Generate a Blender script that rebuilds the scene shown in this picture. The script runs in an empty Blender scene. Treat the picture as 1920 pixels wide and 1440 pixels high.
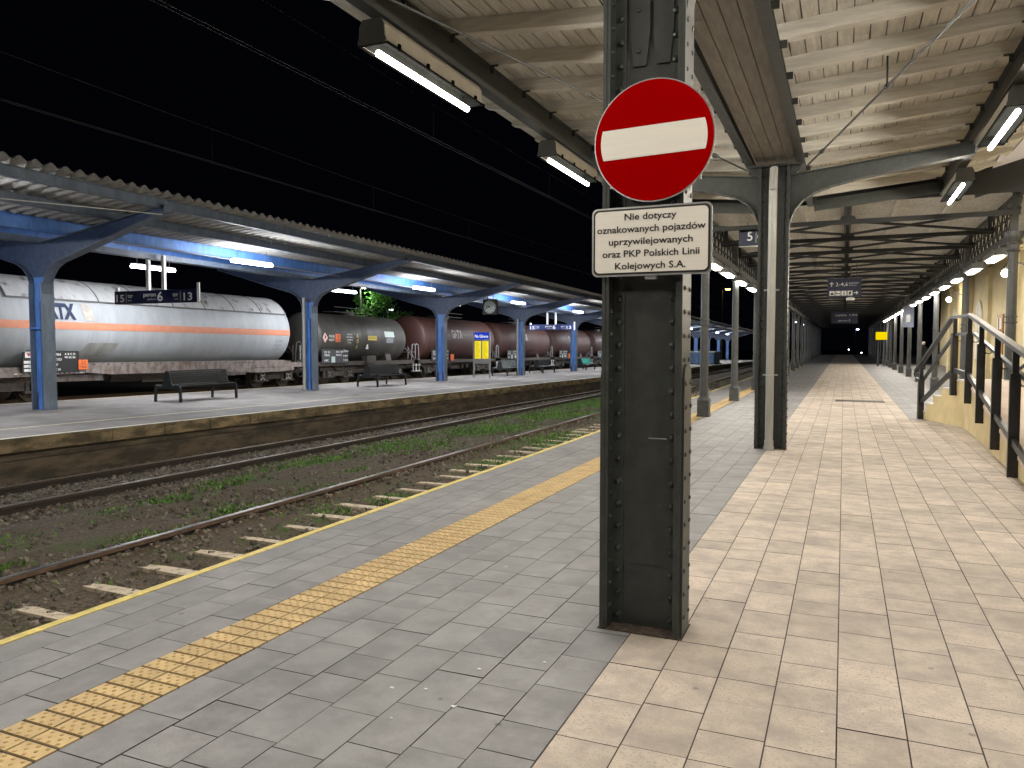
import bpy, bmesh, math, random
from mathutils import Vector, Matrix

R = math.radians
rnd = random.Random(7)
SC = bpy.context.scene
COL = SC.collection

# ------------------------------------------------------------------ camera, night sky, exposure
cam_d = bpy.data.cameras.new("camera")
cam_d.sensor_width = 36.0
cam_d.lens = 27.04
cam_d.clip_start = 0.05
cam_d.clip_end = 2000
cam = bpy.data.objects.new("camera", cam_d)
COL.objects.link(cam)
cam.location = (0, 0, 1.6)
cam.rotation_euler = (R(90 - 2.9377), 0, R(23.305))
SC.camera = cam

world = bpy.data.worlds.new("World")
SC.world = world
world.use_nodes = True
bg = world.node_tree.nodes["Background"]
bg.inputs[0].default_value = (0.30, 0.36, 0.75, 1)
bg.inputs[1].default_value = 0.0022          # a moonless night

SC.view_settings.view_transform = 'Standard'
SC.view_settings.look = 'None'
SC.view_settings.gamma = 1.0
SC.view_settings.exposure = 0.0
SC.render.engine = 'CYCLES'
SC.cycles.use_denoising = True
SC.cycles.max_bounces = 6
SC.cycles.diffuse_bounces = 4
SC.cycles.glossy_bounces = 3
SC.cycles.caustics_reflective = False
SC.cycles.caustics_refractive = False
SC.cycles.sample_clamp_indirect = 4.0
SC.cycles.sample_clamp_direct = 18.0

ORD = ['first', 'second', 'third', 'fourth', 'fifth', 'sixth', 'seventh', 'eighth', 'ninth', 'tenth', 'eleventh', 'twelfth',
       'thirteenth', 'fourteenth', 'fifteenth', 'sixteenth', 'seventeenth', 'eighteenth', 'nineteenth', 'twentieth',
       'twenty-first', 'twenty-second', 'twenty-third', 'twenty-fourth', 'twenty-fifth', 'twenty-sixth', 'twenty-seventh',
       'twenty-eighth', 'twenty-ninth', 'thirtieth']


# the neighbouring tracks lie on a slight falling gradient
def zf(x, y):
    f = min(1.0, max(0.0, (-x - 7.0) / 5.0))
    return f * (-0.0085 * y) + (0.15 if x < -11.9 else 0.0)


# ------------------------------------------------------------------ materials
MATS = {}


def mat(name, col, rough=0.6, metal=0.0, var=0.25, scale=6.0, bump=0.0, bscale=40.0, col2=None, stretch=(1, 1, 1), spec=0.5,
        island=0.0, low=0.42, high=0.62, spots=None, worn=False):
    if name in MATS:
        return MATS[name]
    m = bpy.data.materials.new(name)
    m.use_nodes = True
    nt = m.node_tree
    N, L = nt.nodes, nt.links
    b = N["Principled BSDF"]
    b.inputs["Roughness"].default_value = rough
    b.inputs["Metallic"].default_value = metal
    b.inputs["Specular IOR Level"].default_value = spec
    tc = N.new("ShaderNodeTexCoord")
    mp = N.new("ShaderNodeMapping")
    mp.inputs["Scale"].default_value = stretch
    L.new(tc.outputs["Object"], mp.inputs["Vector"])
    vec_b = mp.outputs[0]
    vec_s = tc.outputs["Object"]
    if island and worn:        # every slab was cast on its own: its mottling does not run on into the next
        g0 = N.new("ShaderNodeNewGeometry")
        sc0 = N.new("ShaderNodeVectorMath")
        sc0.operation = 'SCALE'
        sc0.inputs[0].default_value = (37.0, 53.0, 19.0)
        L.new(g0.outputs["Random Per Island"], sc0.inputs["Scale"])
        outs = []
        for src in (vec_b, vec_s):
            ad = N.new("ShaderNodeVectorMath")
            ad.operation = 'ADD'
            L.new(src, ad.inputs[0])
            L.new(sc0.outputs[0], ad.inputs[1])
            outs.append(ad.outputs[0])
        vec_b, vec_s = outs
    no = N.new("ShaderNodeTexNoise")
    no.inputs["Scale"].default_value = scale
    no.inputs["Detail"].default_value = 6
    no.inputs["Roughness"].default_value = 0.65
    L.new(vec_b, no.inputs["Vector"])
    ra = N.new("ShaderNodeValToRGB")
    c2 = col2 if col2 else tuple(c * (1 - var) for c in col)
    ra.color_ramp.elements[0].position = low
    ra.color_ramp.elements[1].position = high
    ra.color_ramp.elements[0].color = (*c2, 1)
    ra.color_ramp.elements[1].color = (*col, 1)
    L.new(no.outputs[0], ra.inputs[0])
    out = ra.outputs[0]
    if island:
        ge = N.new("ShaderNodeNewGeometry")
        mr = N.new("ShaderNodeMapRange")
        mr.inputs["To Min"].default_value = 1 - island
        mr.inputs["To Max"].default_value = 1 + island * 0.6
        L.new(ge.outputs["Random Per Island"], mr.inputs["Value"])
        mx = N.new("ShaderNodeMix")
        mx.data_type = 'RGBA'
        mx.blend_type = 'MULTIPLY'
        mx.inputs["Factor"].default_value = 1
        L.new(out, mx.inputs["A"])
        L.new(mr.outputs[0], mx.inputs["B"])
        out = mx.outputs["Result"]
    if spots:
        sc_, th, sc_col = spots
        n2 = N.new("ShaderNodeTexNoise")
        n2.inputs["Scale"].default_value = sc_
        n2.inputs["Detail"].default_value = 5
        L.new(vec_s, n2.inputs["Vector"])
        r2 = N.new("ShaderNodeValToRGB")
        r2.color_ramp.elements[0].position = th
        r2.color_ramp.elements[1].position = th + 0.12
        L.new(n2.outputs[0], r2.inputs[0])
        mx = N.new("ShaderNodeMix")
        mx.data_type = 'RGBA'
        L.new(r2.outputs[0], mx.inputs["Factor"])
        L.new(out, mx.inputs["A"])
        mx.inputs["B"].default_value = (*sc_col, 1)
        out = mx.outputs["Result"]
    if worn:
        # trodden-in dirt in broad patches, dark chewing-gum dots
        n4 = N.new("ShaderNodeTexNoise")
        n4.inputs["Scale"].default_value = 0.75
        n4.inputs["Detail"].default_value = 7
        n4.inputs["Roughness"].default_value = 0.7
        L.new(tc.outputs["Object"], n4.inputs["Vector"])
        m4 = N.new("ShaderNodeMapRange")
        m4.inputs["From Min"].default_value = 0.36
        m4.inputs["From Max"].default_value = 0.58
        m4.inputs["To Min"].default_value = 0.82
        m4.inputs["To Max"].default_value = 1.03
        L.new(n4.outputs[0], m4.inputs["Value"])
        vo = N.new("ShaderNodeTexVoronoi")
        vo.inputs["Scale"].default_value = 2.6
        L.new(tc.outputs["Object"], vo.inputs["Vector"])
        m5 = N.new("ShaderNodeMapRange")
        m5.inputs["From Min"].default_value = 0.030
        m5.inputs["From Max"].default_value = 0.046
        m5.inputs["To Min"].default_value = 0.62
        m5.inputs["To Max"].default_value = 1.0
        L.new(vo.outputs["Distance"], m5.inputs["Value"])
        mu = N.new("ShaderNodeMath")
        mu.operation = 'MULTIPLY'
        L.new(m4.outputs[0], mu.inputs[0])
        L.new(m5.outputs[0], mu.inputs[1])
        mx = N.new("ShaderNodeMix")
        mx.data_type = 'RGBA'
        mx.blend_type = 'MULTIPLY'
        mx.inputs["Factor"].default_value = 1
        L.new(out, mx.inputs["A"])
        L.new(mu.outputs[0], mx.inputs["B"])
        out = mx.outputs["Result"]
    L.new(out, b.inputs["Base Color"])
    if bump:
        n3 = N.new("ShaderNodeTexNoise")
        n3.inputs["Scale"].default_value = bscale
        n3.inputs["Detail"].default_value = 4
        L.new(mp.outputs[0], n3.inputs["Vector"])
        bu = N.new("ShaderNodeBump")
        bu.inputs["Strength"].default_value = bump
        bu.inputs["Distance"].default_value = 0.02
        L.new(n3.outputs[0], bu.inputs["Height"])
        L.new(bu.outputs[0], b.inputs["Normal"])
    MATS[name] = m
    return m


def emit(name, col, strength):
    if name in MATS:
        return MATS[name]
    m = bpy.data.materials.new(name)
    m.use_nodes = True
    nt = m.node_tree
    nt.nodes.remove(nt.nodes["Principled BSDF"])
    e = nt.nodes.new("ShaderNodeEmission")
    e.inputs[0].default_value = (*col, 1)
    e.inputs[1].default_value = strength
    nt.links.new(e.outputs[0], nt.nodes["Material Output"].inputs[0])
    MATS[name] = m
    return m


WARM = (1.0, 0.93, 0.81)
COOL = (0.93, 0.955, 1.0)

M_iron = mat('dark_green_iron_paint', (0.037, 0.042, 0.039), 0.42, 0, 0.3, 9, 0.05, 120, spots=(18, 0.68, (0.075, 0.072, 0.064)))
M_girder = mat('dark_grey_girder_paint', (0.055, 0.055, 0.052), 0.6, 0, 0.3, 9)
M_truss = mat('silhouette_truss_iron', (0.008, 0.0085, 0.0085), 0.6, 0, 0.3, 9)  # unlit silhouette against the ceiling put into a blacker iron colour
M_irong = mat('grey_iron_paint', (0.062, 0.066, 0.066), 0.5, 0, 0.3, 8, 0.04, 90)
M_pale = mat('pale_grey_paint', (0.36, 0.36, 0.33), 0.45, 0, 0.2, 7, 0.03, 60, stretch=(1, 1, 0.2))
M_wood = mat('cream_painted_boards', (0.82, 0.785, 0.70), 0.62, 0, 0.2, 7, 0.12, 40, stretch=(3, 0.4, 3), island=0.10,
             spots=(5, 0.68, (0.36, 0.31, 0.24)))
M_rafter = mat('cream_painted_timber', (0.78, 0.745, 0.665), 0.62, 0, 0.22, 6, 0.15, 35, stretch=(0.4, 4, 4), island=0.08)
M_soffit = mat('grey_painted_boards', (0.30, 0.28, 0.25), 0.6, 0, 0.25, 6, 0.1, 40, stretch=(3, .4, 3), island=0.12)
M_joint = mat('paving_joint_dirt', (0.060, 0.052, 0.045), 0.9, 0, 0.3, 20)
M_grey = mat('grey_concrete_pavers', (0.25, 0.248, 0.255), 0.62, 0, 0.22, 3.0, 0.16, 160, island=0.09, worn=True, spots=(110, 0.60, (0.20, 0.198, 0.203)))
M_tan = mat('tan_concrete_pavers', (0.56, 0.485, 0.405), 0.7, 0, 0.22, 4.0, 0.3, 120, island=0.17, worn=True, col2=(0.40, 0.345, 0.305),
            low=0.36, high=0.60, stretch=(1.3, 1.3, 1.3), spots=(85, 0.54, (0.38, 0.325, 0.28)))
M_tact = mat('yellow_tactile_tiles', (0.60, 0.44, 0.215), 0.65, 0, 0.18, 4, 0.15, 200, island=0.12, worn=True)
M_dome = mat('worn_tactile_domes', (0.52, 0.355, 0.15), 0.65, 0, 0.2, 8)
M_yel = mat('yellow_edge_paint', (0.74, 0.61, 0.19), 0.6, 0, 0.25, 9, 0.1, 80, spots=(6, 0.72, (0.35, 0.3, 0.16)))
M_white = mat('white_sign_sheet', (0.70, 0.67, 0.61), 0.35, 0, 0.05, 3, stretch=(1, 1, 30))
M_red = mat('red_sign_sheet', (0.27, 0.0004, 0.0008), 0.6, 0, 0.05, 5, spec=0.0)
M_black = mat('black_lettering', (0.006, 0.006, 0.007), 0.5, 0, 0.1, 5)
M_wlet = mat('white_lettering', (0.75, 0.75, 0.72), 0.6, 0, 0.15, 12)
M_wire = mat('dull_copper_wire', (0.014, 0.0135, 0.013), 0.9, 0.0, 0.2, 12)
M_web = mat('shaded_rail_web', (0.022, 0.016, 0.012), 0.85, 0, 0.4, 12)  # shade under the rail head put into the web colour
M_panel = mat('black_panel_paint', (0.012, 0.012, 0.013), 0.5, 0, 0.2, 8)
M_oldlet = mat('faded_white_lettering', (0.42, 0.40, 0.36), 0.7, 0, 0.3, 5)
M_alu = mat('bare_aluminium', (0.42, 0.42, 0.42), 0.35, 0.8, 0.15, 10)
M_zinc = mat('galvanised_steel', (0.40, 0.41, 0.41), 0.45, 0.4, 0.2, 12)
M_blue = mat('blue_steel_paint', (0.075, 0.20, 0.54), 0.45, 0, 0.35, 5, 0.04, 60, stretch=(1, 1, .35), spots=(7, 0.68, (0.10, 0.14, 0.22)))
M_bluegrey = mat('shaded_blue_steel_paint', (0.085, 0.115, 0.165), 0.5, 0, 0.35, 6, 0.04, 60, stretch=(1, 1, .35))  # weaker lamplight on outer purlins and arm flanges put into the blue
M_blueflange = mat('grey_blue_flange_paint', (0.15, 0.20, 0.27), 0.5, 0, 0.3, 6, 0.04, 60, stretch=(1, 1, .35))
M_bluearm = mat('shaded_blue_arm_paint', (0.036, 0.062, 0.13), 0.5, 0, 0.35, 6, 0.04, 60)  # shade on the bracket arms put into a darker blue
M_navy = mat('navy_sign_enamel', (0.006, 0.010, 0.038), 0.35, 0, 0.1, 5)
M_corr = mat('fibre_cement_sheets', (0.40, 0.385, 0.355), 0.6, 0, 0.25, 5, 0.05, 60, spots=(3, 0.62, (0.30, 0.27, 0.23)))
M_asph = mat('worn_asphalt', (0.275, 0.255, 0.245), 0.85, 0, 0.35, 0.9, 0.25, 180, spots=(0.8, 0.55, (0.19, 0.175, 0.17)))
M_wline = mat('white_line_paint', (0.84, 0.80, 0.66), 0.7, 0, 0.2, 8, spots=(5, 0.7, (0.4, 0.38, 0.33)))
M_yline = mat('faded_yellow_line', (0.68, 0.61, 0.38), 0.7, 0, 0.3, 8, spots=(4, 0.6, (0.35, 0.32, 0.26)))
M_edge = mat('stained_concrete', (0.095, 0.072, 0.046), 0.85, 0, 0.6, 2.5, 0.35, 25, col2=(0.03, 0.025, 0.018), stretch=(1, 0.5, 2))
M_rail = mat('rusty_rail_steel', (0.14, 0.085, 0.055), 0.7, 0.2, 0.4, 12)
M_railtop = mat('polished_rail_head', (0.55, 0.52, 0.50), 0.28, 1.0, 0.2, 20, stretch=(1, .1, 1))
M_sleep = mat('concrete_sleeper', (0.56, 0.48, 0.37), 0.85, 0, 0.45, 12, 0.5, 45, low=0.40, high=0.5)
M_soil = mat('track_bed_soil', (0.125, 0.092, 0.056), 0.95, 0, 0.5, 26.0, 1.0, 30, col2=(0.035, 0.026, 0.016), spots=(1.1, 0.58, (0.052, 0.072, 0.018)), low=.38, high=.66)
M_stone = mat('ballast_stones', (0.20, 0.172, 0.14), 0.85, 0, 0.4, 20, island=0.6)
M_grass = mat('low_grass', (0.115, 0.27, 0.035), 0.7, 0, 0.4, 3, island=0.45)
M_moss = mat('low_moss', (0.095, 0.115, 0.030), 0.8, 0, 0.4, 3, island=0.45)
M_tankw = mat('white_tank_paint', (0.36, 0.38, 0.40), 0.55, 0, 0.14, 1.6, 0, stretch=(1.6, 1.6, .25))
M_shield = mat('grimy_white_sunshade', (0.42, 0.425, 0.43), 0.55, 0, 0.15, 3, stretch=(1, 2.4, .5), spots=(2.4, 0.57, (0.10, 0.10, 0.10)))
M_peach = mat('orange_stripe_paint', (0.58, 0.225, 0.13), 0.5, 0, 0.12, 4)
M_tankd = mat('dirty_grey_tank_paint', (0.052, 0.049, 0.043), 0.55, 0, 0.35, 1.5, 0, stretch=(1, 2.0, .5), spots=(1.2, 0.60, (0.11, 0.092, 0.066)))
M_tankr = mat('oxide_red_tank_paint', (0.060, 0.021, 0.016), 0.6, 0, 0.4, 1.3, 0, stretch=(1, 1.6, .35), spots=(1.4, 0.62, (0.05, 0.03, 0.024)))
M_under = mat('grimy_black_steel', (0.030, 0.027, 0.024), 0.65, 0.1, 0.4, 7, col2=(0.062, 0.046, 0.034))
M_wheel = mat('worn_wheel_steel', (0.10, 0.075, 0.06), 0.5, 0.5, 0.4, 9)
M_skirt = mat('rusty_beige_frame', (0.20, 0.175, 0.16), 0.7, 0, 0.3, 3, col2=(0.10, 0.06, 0.045), stretch=(1, 1.5, 1), low=0.36, high=0.58)
M_grime = mat('grey_cover_plate', (0.30, 0.30, 0.285), 0.6, 0, 0.3, 2, stretch=(1, 2, .3))
M_orange = mat('orange_hazard_plate', (0.85, 0.17, 0.035), 0.5, 0, 0.1, 6)
M_lblue = mat('dark_blue_lettering', (0.014, 0.028, 0.07), 0.8, 0, 0.1, 6)
M_cream = mat('yellow_render', (0.66, 0.535, 0.29), 0.85, 0, 0.16, 2.5, 0.12, 60, spots=(2.1, 0.66, (0.46, 0.36, 0.18)))
M_wall = mat('cream_facade_plaster', (0.62, 0.52, 0.30), 0.85, 0, 0.15, 1.2, 0.06, 50)
M_wpale = mat('pale_window_surround', (0.70, 0.66, 0.56), 0.75, 0, 0.12, 3)
M_glass = mat('dark_window_glass', (0.30, 0.28, 0.24), 0.12, 0, 0.2, 2)
M_door = mat('brown_door_timber', (0.30, 0.14, 0.035), 0.5, 0, 0.25, 8, stretch=(4, 4, .5))
M_slab = mat('pale_ramp_screed', (0.62, 0.50, 0.42), 0.75, 0, 0.15, 3, 0.1, 90)
M_step = mat('light_stone_steps', (0.62, 0.58, 0.52), 0.7, 0, 0.12, 5, 0.1, 90)
M_bench = mat('black_bench_paint', (0.012, 0.015, 0.017), 0.42, 0, 0.25, 8)
M_benchs = mat('silvery_bench_paint', (0.42, 0.46, 0.47), 0.4, 0.1, 0.3, 6, spots=(4, 0.6, (0.14, 0.17, 0.18)))
M_bencht = mat('turquoise_bench_paint', (0.06, 0.42, 0.36), 0.4, 0, 0.2, 5)
M_hand = mat('black_handrail_paint', (0.014, 0.014, 0.015), 0.35, 0, 0.25, 9)
M_handtop = mat('worn_handrail_top', (0.15, 0.135, 0.115), 0.4, 0.2, 0.2, 8)
M_leaf = mat('tree_leaves', (0.075, 0.24, 0.025), 0.6, 0, 0.4, 2, island=0.5)
M_bark = mat('tree_bark', (0.06, 0.045, 0.03), 0.9, 0, 0.4, 8)
M_pink = mat('pale_pink_placard', (0.72, 0.48, 0.45), 0.5, 0, 0.1, 5)
M_pgreen = mat('pale_green_placard', (0.50, 0.60, 0.55), 0.5, 0, 0.1, 5)
M_ylab = mat('yellow_placard', (0.70, 0.52, 0.05), 0.5, 0, 0.1, 5)
M_clock = mat('clock_face', (0.58, 0.66, 0.62), 0.5, 0, 0.05, 5)
M_lav = mat('pale_gable_sheet', (0.86, 0.84, 0.92), 0.55, 0, 0.06, 2)
M_cloth = mat('dark_jacket_cloth', (0.022, 0.026, 0.040), 0.9, 0, 0.3, 12)
M_skin = mat('skin_tone', (0.55, 0.33, 0.24), 0.6, 0, 0.1, 9)
M_cap = mat('white_cap_cloth', (0.8, 0.78, 0.75), 0.8, 0, 0.1, 9)
M_dark = mat('dark_ground', (0.05, 0.045, 0.04), 0.95, 0, 0.4, 0.4)
M_lens = mat('lamp_reflector', (0.0022, 0.0023, 0.0022), 0.7, 0.0, 0.3, 4, spec=0.0)
M_lampend = mat('grey_lamp_plastic', (0.10, 0.105, 0.10), 0.5, 0, 0.15, 9)
M_lampside = mat('beige_lamp_body', (0.30, 0.265, 0.21), 0.5, 0, 0.15, 6)

E_tube = emit('lamp_tube_warm', WARM, 300.0)
E_tube2 = emit('lamp_tube_hall', (1.0, 0.93, 0.81), 160.0)
E_cool = emit('lamp_tube_cool', COOL, 250.0)
E_wall = emit('wall_lamp_globe', (1.0, 0.90, 0.72), 190.0)
E_yel = emit('emissive_yellow', (1.0, 0.80, 0.03), 0.95)  # plain emission on the timetable sheets
E_yel2 = emit('emissive_yellow_sign', (1.0, 0.72, 0.0), 0.95)  # plain emission on the yellow sign panel
E_blue = emit('emissive_blue', (0.02, 0.06, 0.62), 0.8)  # plain emission on the notice board header
E_wht = emit('emissive_white_letters', (0.95, 0.97, 1.0), 1.0)  # plain emission on the header letters
E_far = emit('distant_lamp', (0.92, 0.95, 1.0), 30.0)
E_green = emit('distant_lamp_greenish', (0.85, 1.0, 0.65), 140.0)
E_sod = emit('sodium_lamp', (1.0, 0.50, 0.10), 45.0)
E_sig = emit('red_signal_lamp', (1.0, 0.03, 0.08), 25.0)
E_blu = emit('distant_lamp_bluish', (0.6, 0.7, 1.0), 30.0)


# ------------------------------------------------------------------ mesh builder
class MB:
    def __init__(s):
        s.v = []
        s.f = []

    def add(s, vs, fs):
        o = len(s.v)
        s.v += [tuple(p) for p in vs]
        s.f += [tuple(i + o for i in f) for f in fs]
        return s

    def box(s, x0, x1, y0, y1, z0, z1):
        if x0 > x1: x0, x1 = x1, x0
        if y0 > y1: y0, y1 = y1, y0
        if z0 > z1: z0, z1 = z1, z0
        v = [(x, y, z) for x in (x0, x1) for y in (y0, y1) for z in (z0, z1)]
        return s.add(v, [(0, 1, 3, 2), (4, 6, 7, 5), (0, 4, 5, 1), (2, 3, 7, 6), (0, 2, 6, 4), (1, 5, 7, 3)])

    def frame(s, p, q, up=(0, 0, 1)):
        p, q = Vector(p), Vector(q)
        d = (q - p).normalized()
        u = Vector(up)
        if abs(d.dot(u)) > 0.98: u = Vector((0, 1, 0)) if abs(d.y) < 0.9 else Vector((1, 0, 0))
        a = d.cross(u).normalized()
        b = a.cross(d).normalized()
        return p, q, d, a, b

    def bar(s, p, q, w, h, up=(0, 0, 1)):
        p, q, d, a, b = s.frame(p, q, up)
        v = [c + a * (i * w / 2) + b * (j * h / 2) for c in (p, q) for i in (-1, 1) for j in (-1, 1)]
        return s.add(v, [(0, 1, 3, 2), (4, 6, 7, 5), (0, 4, 5, 1), (2, 3, 7, 6), (0, 2, 6, 4), (1, 5, 7, 3)])

    def cyl(s, p, q, r, n=10, r2=None, cap=True):
        p, q, d, a, b = s.frame(p, q)
        r2 = r if r2 is None else r2
        v = []
        for c, rr in ((p, r), (q, r2)):
            for i in range(n):
                t = 2 * math.pi * i / n
                v.append(c + a * (rr * math.cos(t)) + b * (rr * math.sin(t)))
        f = [(i, (i + 1) % n, n + (i + 1) % n, n + i) for i in range(n)]
        if cap:
            f += [tuple(range(n - 1, -1, -1)), tuple(range(n, 2 * n))]
        return s.add(v, f)

    def tube(s, pts, r, n=6):
        for a, b in zip(pts, pts[1:]):
            s.cyl(a, b, r, n)
        return s

    def prism(s, poly, plane, d0, d1):
        # poly: 2-D points; plane 'xz' -> depth along y, 'yz' -> depth along x, 'xy' -> depth along z
        n = len(poly)
        def P(u, w, d):
            return {'xz': (u, d, w), 'yz': (d, u, w), 'xy': (u, w, d)}[plane]
        v = [P(u, w, d0) for u, w in poly] + [P(u, w, d1) for u, w in poly]
        f = [tuple(range(n)), tuple(range(2 * n - 1, n - 1, -1))]
        f += [(i, n + i, n + (i + 1) % n, (i + 1) % n) for i in range(n)]
        return s.add(v, f)

    def strip(s, pts, w, t, axis='y'):
        # flat bar of width w (along y) following a polyline of (x, z)
        for (x0, z0), (x1, z1) in zip(pts, pts[1:]):
            if axis == 'y':
                s.bar((x0, 0, z0), (x1, 0, z1), w, t, up=(-(z1 - z0), 0, x1 - x0))
        return s

    def dome(s, c, nrm, r, h=None, n=7):
        c = Vector(c); nv = Vector(nrm).normalized()
        h = r * 0.7 if h is None else h
        a = nv.orthogonal().normalized(); b = nv.cross(a)
        v = []
        for k, (rr, hh) in enumerate(((1, 0), (0.75, 0.66))):
            for i in range(n):
                t = 2 * math.pi * i / n
                v.append(c + (a * math.cos(t) + b * math.sin(t)) * (r * rr) + nv * (h * hh))
        v.append(c + nv * h)
        f = [(i, (i + 1) % n, n + (i + 1) % n, n + i) for i in range(n)]
        f += [(n + i, n + (i + 1) % n, 2 * n) for i in range(n)]
        return s.add(v, f)

    def lathe(s, prof, c=(0, 0, 0), axis='z', n=16, smooth_poles=True):
        # prof: list of (r, h)
        v, f = [], []
        for r, h in prof:
            for i in range(n):
                t = 2 * math.pi * i / n
                if axis == 'z': v.append((c[0] + r * math.cos(t), c[1] + r * math.sin(t), c[2] + h))
                else: v.append((c[0] + r * math.cos(t), c[1] + h, c[2] - r * math.sin(t)))
        k = len(prof)
        for j in range(k - 1):
            for i in range(n):
                f.append((j * n + i, j * n + (i + 1) % n, (j + 1) * n + (i + 1) % n, (j + 1) * n + i))
        f.append(tuple(range(n - 1, -1, -1)))
        f.append(tuple(range((k - 1) * n, k * n)))
        return s.add(v, f)

    def quad(s, a, b, c, d):
        return s.add([a, b, c, d], [(0, 1, 2, 3)])

    def warp(s):
        s.v = [(x, y, z + zf(x, y)) for x, y, z in s.v]
        return s

    def tf(s, m):
        s.v = [tuple(m @ Vector(p)) for p in s.v]
        return s

    def build(s, name, m, parent=None, loc=None, smooth=False, kind=None):
        me = bpy.data.meshes.new(name)
        me.from_pydata(s.v, [], s.f)
        bm = bmesh.new(); bm.from_mesh(me)
        bmesh.ops.recalc_face_normals(bm, faces=bm.faces)
        bm.to_mesh(me); bm.free()
        me.materials.append(m)
        if smooth:
            me.shade_smooth()
            try: me.set_sharp_from_angle(angle=R(40))
            except Exception: pass
        o = bpy.data.objects.new(name, me)
        COL.objects.link(o)
        if parent: o.parent = parent
        if loc: o.location = loc
        if kind: o['kind'] = kind
        return o


_txt = {}


def glyphs(body, bold=0.0):
    key = (body, bold)
    if key in _txt: return _txt[key]
    cu = bpy.data.curves.new('t', 'FONT')
    cu.body = body; cu.size = 1; cu.offset = bold; cu.resolution_u = 3
    ob = bpy.data.objects.new('t', cu)
    COL.objects.link(ob)
    bpy.context.view_layer.update()
    me = ob.evaluated_get(bpy.context.evaluated_depsgraph_get()).to_mesh()
    v = [(p.co.x, p.co.y) for p in me.vertices]
    f = [tuple(p.vertices) for p in me.polygons]
    ob.evaluated_get(bpy.context.evaluated_depsgraph_get()).to_mesh_clear()
    bpy.data.objects.remove(ob); bpy.data.curves.remove(cu)
    _txt[key] = (v, f)
    return v, f


def write(mb, body, org, ud, vd, cap, width=None, align='C', bold=0.0, fn=None):
    """flat lettering: org = baseline point, cap = height of a capital letter"""
    v, f = glyphs(body, bold)
    xs = [p[0] for p in v]
    x0, x1 = min(xs), max(xs)
    k = cap / 0.727
    kx = k if width is None else width / (x1 - x0)
    off = {'L': x0, 'C': (x0 + x1) / 2, 'R': x1}[align]
    ud, vd, org = Vector(ud), Vector(vd), Vector(org)
    if fn: pts = [fn((x - off) * kx, y * k) for x, y in v]
    else: pts = [org + ud * ((x - off) * kx) + vd * (y * k) for x, y in v]
    mb.add(pts, f)


def tag(o, label=None, cat=None, group=None, kind=None):
    if label: o['label'] = label
    if cat: o['category'] = cat
    if group: o['group'] = group
    if kind: o['kind'] = kind
    return o


def thing(name, loc, label=None, cat=None, group=None, rz=0):
    o = bpy.data.objects.new(name, None)
    o.empty_display_size = 0.2
    COL.objects.link(o)
    o.location = loc
    o.rotation_euler = (0, 0, rz)
    return tag(o, label, cat, group)


def dup(root, loc, label=None, rz=None):
    r = root.copy(); COL.objects.link(r); r.location = loc
    if rz is not None: r.rotation_euler = (0, 0, rz)
    if label: r['label'] = label
    for ch in list(root.children):
        c = ch.copy(); COL.objects.link(c); c.parent = r
        for g in list(ch.children):
            d = g.copy(); COL.objects.link(d); d.parent = c
    return r


def fz(x, y):          # far platform surface
    return zf(min(x, -12.2), y)


# ================================================================== SETTING: near platform
EDGE = -4.16
def struct(name, mb, m, label=None):
    return tag(mb.build(name, m), kind='structure')

b = MB().box(EDGE + 0.02, 9.0, -6, 135, -1.2, -0.006)
struct('platform', b, M_joint)


def pavers(x0, x1, y0, y1, rows, lens, seed, gap=0.006, cut=None):
    r = random.Random(seed)
    mb = MB()
    w = (x1 - x0) / rows
    for i in range(rows):
        xa, xb = x0 + i * w, x0 + (i + 1) * w
        y = y0 - r.random() * 0.4
        while y < y1:
            ln = r.choice(lens)
            ya, yb = max(y, y0), min(y + ln, y1)
            if yb - ya > 0.02:
                z = r.uniform(-0.0012, 0.0012); t = r.uniform(-0.0008, 0.0008)
                mb.quad((xa + gap / 2, ya + gap / 2, z), (xb - gap / 2, ya + gap / 2, z + t), (xb - gap / 2, yb - gap / 2, z + t), (xa + gap / 2, yb - gap / 2, z))
            y += ln
    return mb

PL = -1.055   # left border of the tan walk
g1 = pavers(-4.09, -3.183, -5, 132, 4, [0.376], 1)
g2 = pavers(-2.815, PL, -5, 132, 7, [0.376, 0.376, 0.25], 2)
g3 = pavers(1.33, 9.0, 18.35, 70, 30, [0.376, 0.25], 3)
g1.add(g2.v, g2.f); g1.add(g3.v, g3.f)
struct('grey_paving', g1, M_grey)
t1 = pavers(PL, 1.33, -5, 132, 9, [0.25, 0.39, 0.39, 0.39, 0.30], 4)
t2 = pavers(1.33, 8.0, -5, 18.35, 26, [0.25, 0.39, 0.39, 0.30], 5)
t1.add(t2.v, t2.f)
struct('tan_walkway', t1, M_tan)
tt, dd = MB(), MB()
y = -3.0
while y < 75:
    for xa in (-3.183, -3.0):
        tt.box(xa + 0.004, xa + 0.176, y + 0.008, y + 0.093, -0.005, 0.002)
        if 1.5 < y < 16:
            for px, py in ((.035, .02), (.09, .02), (.145, .02), (.06, .05), (.118, .05), (.035, .08), (.09, .08), (.145, .08)):
                dd.dome((xa + px, y + py, 0.002), (0, 0, 1), 0.0105, 0.004, 6)
    y += 0.1003
ts = struct('tactile_strip', tt, M_tact)
d_ = dd.build('tactile_domes', M_dome)
d_['kind'] = 'structure'
b = MB().box(EDGE, -4.095, -5, 132, -0.12, 0.003)
struct('yellow_edge_line', b, M_yel)
b = MB().box(EDGE + 0.005, EDGE + 0.3, -5, 132, -1.2, -0.125)
struct('platform_edge_wall', b, M_edge)

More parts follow.
